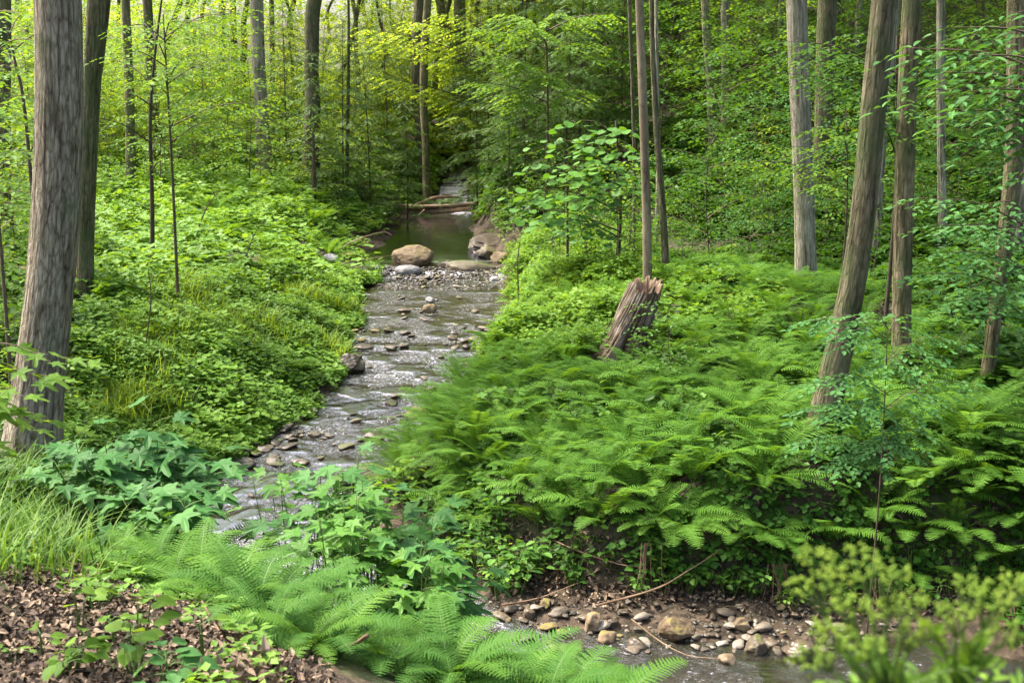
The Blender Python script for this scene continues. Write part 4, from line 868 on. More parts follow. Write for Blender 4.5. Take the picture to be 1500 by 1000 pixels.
NF = [  # px, distance, size, fronds, label, material
 (300, 5.6, .80, 9, 'bright yellow-green fern right of the leaf litter, leftmost of the big near ferns', 'fern_lit'),
 (395, 5.2, .75, 9, 'bright fern with a bare brown stalk, second of the big near ferns from the left', 'fern'),
 (470, 5.8, .80, 9, 'mid-green fern at the bottom, under the bluish lobed leaves', 'fern'),
 (610, 5.6, .85, 10, 'big fern at the bottom edge, right of the short pale stick', 'fern'),
 (730, 5.5, .85, 10, 'big fern at the bottom edge in front of the near water', 'fern'),
 (840, 5.4, .75, 9, 'fern at the bottom edge reaching farthest right over the near water', 'fern'),
 (370, 6.9, .75, 8, 'dark arching fern in front of the lower riffle', 'fern'),
 (300, 7.3, .75, 8, 'bluish arching fern just right of the broad-leaved plant', 'fern'),
 (520, 6.3, .62, 9, 'fern under the group of lobed bluish leaves at the water', 'fern'),
 (180, 6.3, .55, 8, 'small yellow fern between the grass and the leaf litter', 'fern_lit'),
 (560, 4.9, .70, 9, 'lowest fern in the bottom centre, close to the viewer', 'fern'),
 (450, 4.7, .60, 8, 'low fern at the lower edge, right of the dead leaves', 'fern_lit'),
 (250, 6.6, .6, 9, 'yellow-green fern tucked behind the leftmost big near fern', 'fern_lit'), (340, 6.2, .6, 9, 'green fern between the two leftmost near ferns and the riffle', 'fern'), (440, 6.2, .55, 9, 'fern below the lobed plants, left of centre', 'fern'), (560, 5.9, .6, 9, 'fern in the bottom centre behind the short pale stick', 'fern'),
 (680, 6.0, .6, 9, 'fern close behind the big fern at the bottom edge', 'fern'), (780, 6.3, .6, 9, 'small fern against the near water', 'fern'), (660, 4.9, .75, 9, 'fern cut by the bottom edge right of centre', 'fern'), (800, 4.8, .7, 9, 'fern cut by the bottom edge under the near water', 'fern'), (900, 5.2, .55, 8, 'small fern at the bottom edge left of the dark stones', 'fern')]
NF = [(a, b, c * .74, n, l, {'fern': 'fern_deep', 'fern_lit': 'fern'}[m]) for a, b, c, n, l, m in NF]
for i, (px, d, s, nf, lb, mt) in enumerate(NF):
    near_fern(plant_at(px, 900, d), s, nf, 40 + i, lb, mt, 'big ferns on the near bank')
_r = RNG(404)
for k in range(44):
    px = 200 + 720 * (k + _r.uniform(0, 1)) / 44; d = _r.uniform(4.7, 6.9) if px > 330 else _r.uniform(5.6, 6.9)
    near_fern(plant_at(px, 900, d), _r.uniform(.42, .60), 8, 440 + k, 'mixed ' + ('low' if k % 2 else 'knee-high') + ' fern in the foreground bed, ' + ('left of the pale broken stick' if px < 500 else 'right of the pale broken stick'), 'fern_deep' if k % 3 else 'fern', 'mixed ferns of the foreground bed')
NB = [(985, 778, .80, 'bright upright fern on the lip of the cut bank'), (880, 775, .75, 'fern arching left on the lip of the cut bank'), (1080, 800, .75, 'fern on the bank lip right of the bright upright one'),
      (1150, 815, .70, 'upright fern pair over the dark soil, left of the blurred flowers'), (1215, 800, .72, 'fern behind the top of the blurred yellow-green flowers'), (1330, 790, .75, 'fern arching down the bank above the blurred flowers'),
      (1400, 800, .70, 'fern drooping over the dark hollow at the right'), (1465, 830, .75, 'fern hanging over the bank at the right edge'), (1370, 715, .7, 'fern on the hollow rim, leftmost of the four there'), (1410, 700, .75, 'fern on the hollow rim, second of the four there'), (1450, 715, .7, 'fern on the hollow rim, third of the four there'), (1490, 700, .75, 'fern on the hollow rim at the right edge'), (1430, 745, .6, 'fern hanging inside the bank hollow'), (1010, 850, .40, 'small fern hanging low on the cut bank'), (1350, 850, .55, 'fern below the dark hollow behind the blurred flowers'),
      (1270, 760, .8, 'tall fern above the blurred flowers'), (1500, 780, .8, 'fern cut by the right edge above the bank'), (800, 740, .7, 'fern at the left end of the fern bank top'), (690, 690, .7, 'fern leaning over the water at the left end of the fern bank'), (640, 680, .6, 'lowest fern at the water side of the fern bank')]
for i, (px, py, s, lb) in enumerate(NB):
    near_fern(spot(px, py), s, 9, 80 + i, lb, 'fern', 'ferns on the lip of the cut bank')

_st = Q(905, 545, 14.6); CLEAR = [(_st[0], _st[1], .5), (_st[0] - .05, _st[1] - .75, .62)]; _lt = spot(1196, 655); CLEAR += [(_lt[0], _lt[1], .5), (_lt[0] - .05, _lt[1] - .7, .5)]
_first_bed = 1
def flabel(label, s, smin, smax, x, y):
    if label[-1] not in 'LR': return sized(s, smin, smax) + ' ' + label
    return sized(s, smin, smax, ('low', 'middling', 'tall')) + ' ' + label[:-1] + 'fern ' + where(x, y, 'left' if label[-1] == 'L' else 'right')
def gfern(n, region, smin, smax, mat, label, group, seed, gap=.42, minoff=.35, name='fern', into=None):
    """ferns at ground points inside a picture region, not closer than gap"""
    rng = RNG(seed); P = []; tries = 0
    while len(P) < n and tries < n * 60:
        tries += 1; (x, y) = region(rng); z = float(hgt(x, y)); i, off = sinfo(np.array([x]), np.array([y]))
        if abs(off[0]) < SHW[i[0]] + minoff or any((x - a) ** 2 + (y - b) ** 2 < r * r for a, b, r in CLEAR): continue
        if P and min((x - a[0]) ** 2 + (y - a[1]) ** 2 for a in P) < gap * gap: continue
        P.append((x, y, z)); s = rng.uniform(smin, smax)
        if into is not None:
            me = FM[mat][rng.integers(6)]; V = np.empty(len(me.vertices) * 3); me.vertices.foreach_get('co', V); T_ = np.empty(len(me.loops), int); me.loops.foreach_get('vertex_index', T_); A_ = np.empty(len(me.vertices)); me.attributes['var'].data.foreach_get('value', A_)
            into.add(V.reshape(-1, 3) * s @ rotz(np.array([rng.uniform(0, 6.3)]))[0].T + [x, y, z - .02], T_.reshape(-1, 3), A_); continue
        o = mobj(name, FM[mat][rng.integers(6)]); nrm = normal_at(np.array([x]), np.array([y]))[0]
        o.location = (x, y, z - .02); o.scale = (s, s, s * rng.uniform(.85, 1.1)); o.rotation_euler = (-nrm[1] * .4, nrm[0] * .4, rng.uniform(0, 6.3)); tagp(o, flabel(label, s, smin, smax, x, y), 'fern', group)
    return P
def poly_region(poly):
    """random ground point whose picture position lies in the polygon"""
    poly = np.array(poly, float); lo, hi = poly.min(0), poly.max(0)
    W = np.array([spot(a, b) for a, b in poly]); wlo, whi = W.min(0), W.max(0)
    def inside(px, py):
        c = False; j = len(poly) - 1
        for i in range(len(poly)):
            if (poly[i, 1] > py) != (poly[j, 1] > py) and px < (poly[j, 0] - poly[i, 0]) * (py - poly[i, 1]) / (poly[j, 1] - poly[i, 1]) + poly[i, 0]: c = not c
            j = i
        return c
    def f(rng):
        for _ in range(4000):
            x = rng.uniform(wlo[0] - .3, whi[0] + .3); y = rng.uniform(wlo[1] - .3, whi[1] + .3); z = float(hgt(x, y)); px, py, _d = proj(np.array([x, y, z]))
            if inside(px, py): return x, y
        return x, y
    return f
gfern(26, poly_region([(570, 700), (640, 740), (720, 700), (700, 600), (620, 620)]), .55, .8, 'fern', 'R', 'ferns of the right bank', 19, .3, .05)
gfern(62, poly_region([(650, 700), (1530, 720), (1530, 800), (1200, 800), (900, 775), (660, 760)]), .5, .75, 'fern', 'R', 'ferns of the right bank', 20, .24, .1)
gfern(98, poly_region([(640, 650), (860, 690), (1180, 720), (1530, 730), (1530, 640), (1150, 600), (900, 560), (700, 570), (620, 620)]), .62, .88, 'fern', 'R', 'ferns of the right bank', 11, .34)
gfern(70, poly_region([(700, 570), (900, 560), (1150, 600), (1530, 640), (1530, 560), (1180, 500), (960, 500), (860, 520), (720, 520)]), .6, .85, 'fern', 'R', 'ferns of the right bank', 12, .45)
DF1 = Geo(); gfern(60, poly_region([(960, 500), (1180, 500), (1280, 480), (1260, 400), (1000, 390), (960, 420)]), .6, .85, 'fern', 'R', 'ferns of the right bank', 13, .4, into=DF1); tagp(DF1.obj('distant_ferns', M['fern']), 'bed of ferns running back behind the stump to the tall grey trunk', 'ferns', kind='stuff')
gfern(26, poly_region([(740, 520), (880, 520), (920, 440), (780, 430), (730, 470)]), .5, .7, 'fern_lit', 'pale R', 'ferns of the right bank', 14, .5)
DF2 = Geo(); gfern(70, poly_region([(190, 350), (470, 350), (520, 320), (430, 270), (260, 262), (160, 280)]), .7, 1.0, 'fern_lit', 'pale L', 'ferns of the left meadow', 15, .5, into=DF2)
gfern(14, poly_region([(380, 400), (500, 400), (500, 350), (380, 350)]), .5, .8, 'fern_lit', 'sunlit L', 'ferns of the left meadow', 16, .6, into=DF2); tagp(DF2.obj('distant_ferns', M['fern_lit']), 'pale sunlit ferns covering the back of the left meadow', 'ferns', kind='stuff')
gfern(8, poly_region([(310, 560), (440, 560), (430, 490), (330, 500)]), .4, .5, 'fern_lit', 'small fern in the meadow by the bend of the brook', 'small meadow ferns', 17, .5)
gfern(10, poly_region([(120, 500), (300, 470), (300, 380), (130, 380)]), .45, .6, 'fern', 'small dark fern in the meadow right of the big trunk', 'small ferns near the big trunk', 18, .6)

gfern(7, lambda r: (_st[0] + r.uniform(-1.2, .9), _st[1] - r.uniform(.5, 2.0)), .25, .33, 'fern', 'fern at the very foot of the old stump', 'low ferns at the stump', 23, .3)

# ------------------------------------------------------------------ ground cover (uncountable)
def whorl(n, L, T, seed, up=.15, h=.12):
    rng = RNG(seed); g = Geo(); a = np.arange(n) * 2.399; lv = rng.uniform(.4, 1, n) * h
    D = np.stack([np.cos(a), np.sin(a), np.full(n, up)], 1); P = np.stack([np.cos(a) * .015, np.sin(a) * .015, lv], 1)
    leafput(g, rng, T, P, D, np.tile([0, 0, 1.], (n, 1)), L, 1.25, .25, np.full(n, .5)); return np.concatenate(g.v), np.concatenate(g.f)
WH = [whorl(7, .060, KITE2, k) for k in range(5)]
WF = [whorl(5, .15, KITE2, 20 + k, .1, .2) for k in range(4)]
WB = [whorl(3, .10, KITE, 30 + k, .05, .16) for k in range(4)]
def sow(name, region, n, T, smin, smax, mat, seed, label, hmax=.16, clump=1.2, minoff=.02, thr=-2.0, obj_=True, g=None, ntil=.5):
    rng = RNG(seed); g = g or Geo(); pts = np.array([region(rng) for _ in range(min(n, 900))])
    lo, hi = pts.min(0), pts.max(0)
    # dense scatter: jittered copies of the sampled points
    k = int(np.ceil(n / len(pts))); ext = np.sqrt((hi - lo).prod() / len(pts)) * 1.1
    P = np.repeat(pts, k, 0)[:n] + rng.uniform(-ext, ext, (n, 2)) * .9
    i, off = sinfo(P[:, 0], P[:, 1]); keep = np.abs(off) > SHW[i] * (1 + .26 * vnoise(P[:, 0] * 1.1, P[:, 1] * 1.1, 0, 21)) + minoff + .12 * vnoise(P[:, 0] * 2.5, P[:, 1] * 2.5, 0, 4)
    for a_, b_, r_ in CLEAR[:1]: keep &= (P[:, 0] - a_) ** 2 + (P[:, 1] - b_) ** 2 > (r_ * .8) ** 2
    nz = fbm(P[:, 0] * clump, P[:, 1] * clump, 0, seed, 3); keep &= nz > thr
    P, nz = P[keep], nz[keep]; z = hgt(P[:, 0], P[:, 1]); m = len(P)
    h = hmax * np.clip(.55 + .9 * nz, .05, 1.5) * rng.uniform(.3, 1, m)
    X = np.stack([P[:, 0], P[:, 1], z + h - .04], 1); nr = normal_at(P[:, 0], P[:, 1]) * .5 + np.array([0, 0, .6]) + rng.normal(0, .22 * ntil * 2, (m, 3))
    a = rng.uniform(0, 6.3, m); R = frames(np.stack([np.cos(a), np.sin(a), 0 * a], 1), unit(nr)); R = np.stack([R[:, :, 0], R[:, :, 1], R[:, :, 2]], -1)
    kk = rng.integers(0, len(T), m); v = np.clip(.5 + .35 * vnoise(P[:, 0] * .9, P[:, 1] * .9, 0, 77) + rng.normal(0, .2, m), 0, 1); s = rng.uniform(smin, smax, m)
    for q in range(len(T)):
        b = kk == q; scatter(g, T[q], X[b], R[b], s[b], v[b])
    if obj_: tagp(g.obj(name, M[mat]), label, 'ground cover', kind='stuff')
    return g
MEADOW_N = poly_region([(110, 700), (300, 690), (460, 590), (560, 480), (560, 400), (300, 430), (100, 430)])
MEADOW_F = poly_region([(100, 440), (560, 420), (560, 370), (470, 350), (560, 330), (560, 270), (420, 225), (130, 235), (60, 300), (60, 440)])
sow('meadow_herbs', MEADOW_N, 30000, WH, .7, 1.3, 'herb', 51, 'low bright small-leaved herbs carpeting the left meadow by the brook', .18)
sow('meadow_herbs', MEADOW_F, 22000, WF, .5, .9, 'herb', 52, 'taller bright herbs and seedlings over the back of the left meadow', .38, .7, thr=-.55)
sow('meadow_seedlings', MEADOW_N, 2600, WB, .7, 1.4, 'bright', 91, 'taller three-leaved seedlings dotted through the left meadow', .36, 1.6, thr=.0)
sow('meadow_seedlings', MEADOW_F, 3000, WB, 1.2, 2.2, 'herb', 92, 'broad pale seedlings at the back of the left meadow', .5, 1.0, thr=.0)
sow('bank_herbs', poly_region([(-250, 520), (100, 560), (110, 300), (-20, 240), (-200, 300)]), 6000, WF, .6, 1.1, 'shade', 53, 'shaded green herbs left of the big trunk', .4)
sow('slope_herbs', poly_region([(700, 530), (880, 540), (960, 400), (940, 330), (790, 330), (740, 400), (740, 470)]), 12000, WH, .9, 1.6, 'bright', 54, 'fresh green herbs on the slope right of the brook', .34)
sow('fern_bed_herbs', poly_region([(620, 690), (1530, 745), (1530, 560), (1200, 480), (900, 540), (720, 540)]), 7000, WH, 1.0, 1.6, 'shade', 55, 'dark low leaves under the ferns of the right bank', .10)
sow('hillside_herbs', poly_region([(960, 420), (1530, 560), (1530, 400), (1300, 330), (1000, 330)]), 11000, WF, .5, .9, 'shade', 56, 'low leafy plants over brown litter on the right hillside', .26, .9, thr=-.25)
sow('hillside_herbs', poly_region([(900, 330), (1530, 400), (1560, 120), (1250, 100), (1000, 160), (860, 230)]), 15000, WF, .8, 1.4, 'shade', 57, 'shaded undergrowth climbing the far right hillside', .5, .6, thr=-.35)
sow('far_herbs', poly_region([(560, 300), (620, 300), (650, 245), (560, 215), (440, 235), (500, 290)]), 5000, WF, .9, 1.5, 'bright', 58, 'bright undergrowth on the left side of the cascade', .4, .8)
sow('far_herbs', poly_region([(700, 290), (800, 330), (900, 260), (800, 190), (680, 230), (700, 260)]), 5000, WF, .9, 1.5, 'shade', 59, 'dark undergrowth on the right side of the cascade', .4, .8)
sow('far_herbs', poly_region([(-60, 235), (560, 215), (690, 230), (700, 150), (500, 130), (0, 160)]), 22000, WF, 1.8, 3.2, 'yellow', 60, 'sunlit undergrowth on the floor of the far wood', 1.0, .3)
sow('bank_herbs', poly_region([(640, 850), (1530, 870), (1530, 745), (900, 745), (640, 700)]), 1500, WB, .5, 1.0, 'big', 61, 'mixed small leaves clinging to the cut bank', .12, 1.6, thr=.1, minoff=.45)
sow('litter_herbs', poly_region([(-80, 1060), (420, 1060), (330, 900), (240, 840), (-80, 820)]), 500, WH, .7, 1.2, 'herb', 63, 'scattered small green seedlings among the dead leaves', .08, 2.0, thr=.15)
sow('near_bank_herbs', poly_region([(110, 760), (330, 900), (330, 760), (260, 690)]), 2600, WH, .8, 1.3, 'shade', 62, 'small dark leaves under the broad-leaved plant', .2)

sow('fern_bed_herbs', poly_region([(930, 500), (1130, 500), (1150, 380), (950, 370)]), 3000, WF, .5, .9, 'bright', 64, 'fresh low leaves on the hump just behind the stump', .22)
def bx_(x0, x1, y0, y1): return lambda r: (r.uniform(x0, x1), r.uniform(y0, y1))
sow('bank_herbs', bx_(4.5, 11, 8.9, 14), 7000, WF, .5, 1.0, 'shade', 65, 'low plants carrying on beyond the right edge of the picture', .3)
sow('hillside_herbs', bx_(6.5, 19, 13, 32), 11000, WF, .9, 1.6, 'shade', 66, 'undergrowth carrying on up the slope beyond the right edge', .45)
sow('bank_herbs', bx_(-17, -6, 9, 30), 11000, WF, .8, 1.4, 'herb', 67, 'undergrowth carrying on beyond the left edge of the picture', .4)
sow('bank_herbs', bx_(-9, -3.2, 1, 9), 5000, WH, 1., 1.8, 'shade', 68, 'low plants on the near slope left of the viewer', .2)
DF3 = Geo(); gfern(60, bx_(4.6, 10.5, 8.8, 15), .6, .9, 'fern', 'R', 'ferns of the right bank', 24, .4, into=DF3); gfern(25, bx_(1.6, 7, 3.6, 6.6), .5, .7, 'fern', 'R', 'ferns of the right bank', 25, .4, into=DF3)
tagp(DF3.obj('outlying_ferns', M['fern']), 'ferns carrying on beyond the right edge and on the near slope', 'ferns', kind='stuff')

def grass(name, region, n, L, mat, seed, label, lean=.55, wd=.007, thr=-2, clump=1.4, g=None, minoff=.05):
    rng = RNG(seed); g = Geo(); pts = np.array([region(rng) for _ in range(min(n, 500))]); lo, hi = pts.min(0), pts.max(0)
    ext = np.sqrt((hi - lo).prod() / len(pts)); P = np.repeat(pts, int(np.ceil(n / len(pts))), 0)[:n] + rng.uniform(-ext, ext, (n, 2))
    i, off = sinfo(P[:, 0], P[:, 1]); keep = (fbm(P[:, 0] * clump, P[:, 1] * clump, 0, seed, 2) > thr) & (np.abs(off) > SHW[i] + minoff); P = P[keep]; m = len(P)
    z = hgt(P[:, 0], P[:, 1]); a = rng.uniform(0, 6.3, m); ln = L * rng.uniform(.5, 1.2, m); le = lean * rng.uniform(.3, 1.7, m); s = np.linspace(0, 1, 6)
    dirx, diry = np.cos(a), np.sin(a)
    out = (le[:, None] * ln[:, None]) * s ** 1.8; up = ln[:, None] * (s - .35 * le[:, None] * s ** 2.4)
    C2 = np.stack([P[:, 0:1] + dirx[:, None] * out, P[:, 1:2] + diry[:, None] * out, z[:, None] + up - .02], -1)
    wv = wd * (1 - s ** 2.2) * ln[:, None] / L; sx = np.stack([-diry, dirx, 0 * a], 1)[:, None] * wv[..., None]
    V = np.stack([C2 - sx, C2 + sx], 2).reshape(m, 12, 3); j = np.arange(5) * 2
    T = np.concatenate([np.stack([j, j + 1, j + 3], 1), np.stack([j, j + 3, j + 2], 1)]); ff = T[None] + (np.arange(m) * 12)[:, None, None]
    g.add(V.reshape(-1, 3), ff.reshape(-1, 3), np.repeat(rng.uniform(0, 1, m), 12)); tagp(g.obj(name, M[mat]), label, 'grass', kind='stuff')
grass('meadow_grass', poly_region([(150, 640), (480, 560), (560, 440), (400, 400), (180, 440)]), 18000, .42, 'grass', 71, 'soft grass tufts rising through the left meadow', .7, .007, .0, 1.0)
grass('bank_grass', poly_region([(-60, 860), (150, 850), (170, 740), (100, 700), (-60, 700)]), 3600, .36, 'grass_near', 72, 'long green grass at the foot of the big furrowed trunk', .7, .006)
grass('slope_grass', poly_region([(700, 500), (860, 470), (860, 380), (750, 380)]), 2500, .4, 'grass', 73, 'fine grass between herbs right of the brook', .6, .006, .0)

# dead leaves
def litter(name, region, n, L, seed, label, minoff=.2):
    rng = RNG(seed); g = Geo(); pts = np.array([region(rng) for _ in range(min(n, 500))]); lo, hi = pts.min(0), pts.max(0); ext = np.sqrt((hi - lo).prod() / len(pts)) * 1.2
    P = np.repeat(pts, int(np.ceil(n / len(pts))), 0)[:n] + rng.uniform(-ext, ext, (n, 2)); i, off = sinfo(P[:, 0], P[:, 1]); P = P[np.abs(off) > SHW[i] + minoff]; m = len(P)
    z = hgt(P[:, 0], P[:, 1]) + rng.uniform(0, .035, m); a = rng.uniform(0, 6.3, m); X = np.stack([P[:, 0], P[:, 1], z], 1)
    V = OVAL[0].copy(); V[:, 2] += .35 * V[:, 0] ** 2 * 2; V[:, 0] *= .75
    V2 = V.copy(); V2[:, 2] = .25 * np.sin(V[:, 1] * 5) + .4 * np.abs(V[:, 0])
    k = rng.integers(0, 2, m); R = frames(np.stack([np.cos(a), np.sin(a), rng.normal(0, .35, m)], 1), unit(np.array([0, 0, 1.]) + rng.normal(0, .45, (m, 3)))); s = L * rng.uniform(.5, 1.3, m)
    for q, VV in enumerate((V, V2)):
        b = k == q; scatter(g, (VV, OVAL[1]), X[b], R[b], s[b], rng.uniform(0, 1, b.sum()))
    tagp(g.obj(name, M['litter']), label, 'dead leaves', kind='stuff')
litter('dead_leaves', poly_region([(-80, 1080), (560, 1080), (380, 930), (330, 900), (240, 830), (-80, 800)]), 10500, .045, 81, 'brown dead leaves covering the slope at the lower left')
litter('dead_leaves', poly_region([(700, 880), (1530, 900), (1530, 760), (1100, 740), (700, 740)]), 3500, .06, 82, 'dead leaves and crumbs on the cut bank')
litter('dead_leaves', poly_region([(1000, 480), (1530, 600), (1530, 300), (1100, 260)]), 9000, .11, 83, 'brown leaf litter on the right hillside')
litter('dead_leaves', poly_region([(140, 420), (330, 420), (330, 350), (150, 350)]), 1800, .09, 84, 'dead leaves and twigs in the gap of the left meadow')

# heap of curled dead leaves and roots at the bottom left
def heap():
    rng = RNG(9); g = Geo(); p = plant_at(345, 980, 3.75); n = 260
    X = p + rng.normal(0, 1, (n, 3)) * [.13, .10, .04] + np.array([0, 0, .05]); D = rng.normal(0, 1, (n, 3)); V = OVAL[0].copy(); V[:, 2] = 1.1 * V[:, 0] ** 2 + .2 * np.sin(V[:, 1] * 4); V[:, 0] *= .6
    scatter(g, (V, OVAL[1]), X, frames(unit(D), unit(rng.normal(0, 1, (n, 3)))), .07 * rng.uniform(.6, 1.3, n), rng.uniform(.2, 1, n)); tagp(g.obj('leaf_heap', M['litter']), 'heap of curled dead leaves at the bottom, left of the ferns', 'dead leaves', kind='stuff')
heap()

# ------------------------------------------------------------------ shrubs, saplings, hemlocks
def kit(seed, H, spread, nbr, tgap, tlen, lgap, L, T=KITE2, wid=1.0, r0=None, lean=.15, mat='shade', smat='twig', **kw):
    rng = RNG(seed); st = [(0, 0, 0), (rng.uniform(-lean, lean) * H * .4, rng.uniform(-lean, lean) * H * .4, H * .5), (rng.uniform(-lean, lean) * H, rng.uniform(-lean, lean) * H, H)]
    gs, gl = branchy(seed, st, r0 or H * .007, nbr, spread, tgap, tlen, lgap, L, T, wid, **kw)
    return gs, gl
SAP = []      # tall layered saplings 4-6 m
for k in range(5): SAP.append(kit(700 + k, 5.2, 1.8, 23, .16, .66, .075, .12, wid=1.35, r0=.017, base=.12, e0=.5, e1=-.3, jit=.22))
SHR = []      # bushy 1.5 - 2 m
for k in range(5): SHR.append(kit(720 + k, 1.8, 1.05, 13, .12, .38, .06, .085, wid=1.2, base=.05, e0=.75, e1=-.1, jit=.3, taper=.45))
HEM = []
for k in range(4): HEM.append(kit(740 + k, 6.5, 1.9, 50, .10, .50, .020, .10, NEEDLE, 1.8, base=.06, e0=.1, e1=-.4, jit=.18, taper=.75, lean=.03, angle=1.0))
def mats(lst, nm, ms, sm='twig'):
    S = [g[0].mesh('stem', M[sm], True) for g in lst]; base = [g[1].mesh(nm, M[ms[0]]) for g in lst]; D = {ms[0]: base}
    for m in ms[1:]:
        D[m] = [b.copy() for b in base]
        for b in D[m]: b.materials[0] = M[m]
    return S, D
SAP_S, SAP_L = mats(SAP, 'foliage', ['shade', 'bright', 'yellow', 'blue']); SHR_S, SHR_L = mats(SHR, 'foliage', ['shade', 'bright', 'yellow', 'blue', 'big']); HEM_S, HEM_L = mats(HEM, 'foliage', ['hemlock'])
def put(kind, x, y, s, mat, label, group, rng, name=None, cat=None, sz=1.0):
    S, Lm = {'sap': (SAP_S, SAP_L), 'shr': (SHR_S, SHR_L), 'hem': (HEM_S, HEM_L)}[kind]; name = name or {'sap': 'sapling', 'shr': 'shrub', 'hem': 'hemlock_tree'}[kind]; cat = cat or {'sap': 'sapling', 'shr': 'shrub', 'hem': 'tree'}[kind]
    k = rng.integers(len(S)); r = empty(name, (x, y, float(hgt(x, y)) - .05), label, cat, group, rng.uniform(0, 6.3), s); r.scale = (s, s, s * sz)
    mobj('stem', S[k], r); mobj('foliage', Lm[mat][k], r); return r
def thicket(kind, region, n, smin, smax, mt, label, group, seed, gap=1.0, minoff=.6, side=None, sz=1.0):
    rng = RNG(seed); P = []; tr = 0
    while len(P) < n and tr < n * 30:
        tr += 1; x, y = region(rng)
        i, off = sinfo(np.array([x]), np.array([y]))
        if abs(off[0]) < SHW[i[0]] + minoff: continue
        if P and min((x - a) ** 2 + (y - b) ** 2 for a, b in P) < gap * gap: continue
        P.append((x, y)); s = rng.uniform(smin, smax); lb = label.replace('@', where(x, y, side)) if side else label; put(kind, x, y, s, mt[rng.integers(len(mt))], sized(s, smin, smax) + ' ' + lb, group, rng, sz=sz)
def box(x0, x1, y0, y1): return lambda r: (r.uniform(x0, x1), r.uniform(y0, y1))
def fan(px0, px1, y0, y1): return lambda r: (lambda y: ((r.uniform(px0, px1) - 750) / F * y * 1.02, y))(math.sqrt(r.uniform(y0 * y0, y1 * y1)))
# far wood, sunlit
thicket('sap', fan(-60, 330, 34, 54), 52, .8, 1.35, ['bright', 'bright', 'yellow'], 'leafy sapling @', 'saplings of the far wood', 1, 1.3, side='left')
thicket('sap', fan(330, 640, 40, 56), 34, .8, 1.35, ['yellow', 'yellow', 'bright'], 'sunlit sapling @', 'saplings of the far wood', 71, 1.3, side='left')
thicket('sap', fan(560, 790, 46, 66), 30, .9, 1.5, ['yellow'], 'yellow-green sapling @', 'saplings of the far wood', 2, 1.5, side='left')
thicket('shr', fan(60, 560, 31, 42), 44, .9, 1.5, ['bright', 'yellow', 'shade'], 'leafy shrub @', 'shrubs behind the meadow', 3, 1.0, side='left')
thicket('sap', fan(120, 420, 30, 38), 9, .7, .95, ['bright'], 'layered young tree behind the left meadow', 'young trees behind the meadow', 31, 2.0)
thicket('sap', fan(-80, 45, 14, 30), 9, .7, 1.0, ['bright', 'shade'], 'shaded sapling left of the big furrowed trunk', 'saplings left of the big trunk', 4, 1.3)
thicket('shr', fan(-60, 40, 10, 26), 12, .6, 1.0, ['shade', 'bright'], 'low shaded shrub left of the big furrowed trunk', 'shrubs left of the big trunk', 5, .8)
# right hillside
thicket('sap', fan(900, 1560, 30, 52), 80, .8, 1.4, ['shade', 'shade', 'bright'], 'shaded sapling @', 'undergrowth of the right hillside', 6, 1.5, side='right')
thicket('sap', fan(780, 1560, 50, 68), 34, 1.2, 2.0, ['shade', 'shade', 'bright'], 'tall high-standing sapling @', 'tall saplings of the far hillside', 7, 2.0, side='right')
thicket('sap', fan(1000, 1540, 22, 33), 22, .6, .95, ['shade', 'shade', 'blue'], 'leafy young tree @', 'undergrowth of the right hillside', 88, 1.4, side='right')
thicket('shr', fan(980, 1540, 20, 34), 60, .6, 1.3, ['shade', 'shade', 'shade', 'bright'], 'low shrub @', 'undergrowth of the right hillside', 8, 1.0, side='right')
thicket('shr', fan(745, 930, 19, 29), 22, .6, 1.1, ['bright', 'bright', 'shade'], 'fresh green shrub on the slope right of the pool', 'shrubs right of the pool', 9, .9, minoff=1.0)
thicket('shr', fan(700, 900, 28, 42), 20, .8, 1.4, ['shade', 'shade'], 'dark shrub right of the cascade', 'shrubs right of the cascade', 10, 1.1, minoff=.9)
thicket('shr', fan(520, 660, 33, 46), 16, .6, 1.0, ['bright', 'shade'], 'shrub left of the cascade', 'shrubs left of the cascade', 11, 1.0, minoff=.9)
# hemlocks
rng = RNG(77)
for k, (px, d, s, lb) in enumerate([(725, 40, .95, 'hemlock with fine drooping sprays, nearest the cascade on its right'), (765, 34, 1.0, 'dark hemlock overhanging the right side of the log jam'), (805, 37, 1.15, 'tall hemlock in the centre of the dark evergreen group'),
      (845, 33, 1.05, 'hemlock behind the pale broad-leaved sapling'), (885, 38, 1.2, 'hemlock left of the slim smooth trunk'), (760, 46, 1.4, 'tall hemlock standing farthest back above the brook'), (860, 46, 1.4, 'tall hemlock at the back of the dark evergreen group'), (930, 42, 1.2, 'hemlock behind the slim trunks of the stump'),
      (508, 33, .80, 'feathery little hemlock around the thin straight pole'), (470, 31.5, .65, 'small hemlock in front of the dark rough trunk'), (700, 36, .8, 'young hemlock over the left side of the cascade'), (745, 31.5, .7, 'low hemlock right over the end of the log jam'), (785, 42, 1.3, 'broad hemlock filling the back of the evergreen group'), (825, 31, .8, 'young hemlock in front of the evergreen group'), (690, 44, 1.1, 'hemlock straight above the cascade'), (905, 34, .9, 'hemlock in front of the hillside, beside the thin black pole'), (600, 34.5, .6, 'little hemlock behind the left end of the log jam'), (548, 34, .75, 'feathery small hemlock leaning over the left end of the log jam'), (575, 40, .9, 'hemlock left of the close trunk pair upstream'),
      (430, 37, .8, 'feathery hemlock between the two left grey trunks'), (1010, 44, 1.3, 'hemlock on the hillside left of the two pale trunks')]):
    x = (px - 750) / F * d * 1.02; put('hem', x, d, s, 'hemlock', lb, 'hemlocks around the cascade', rng)
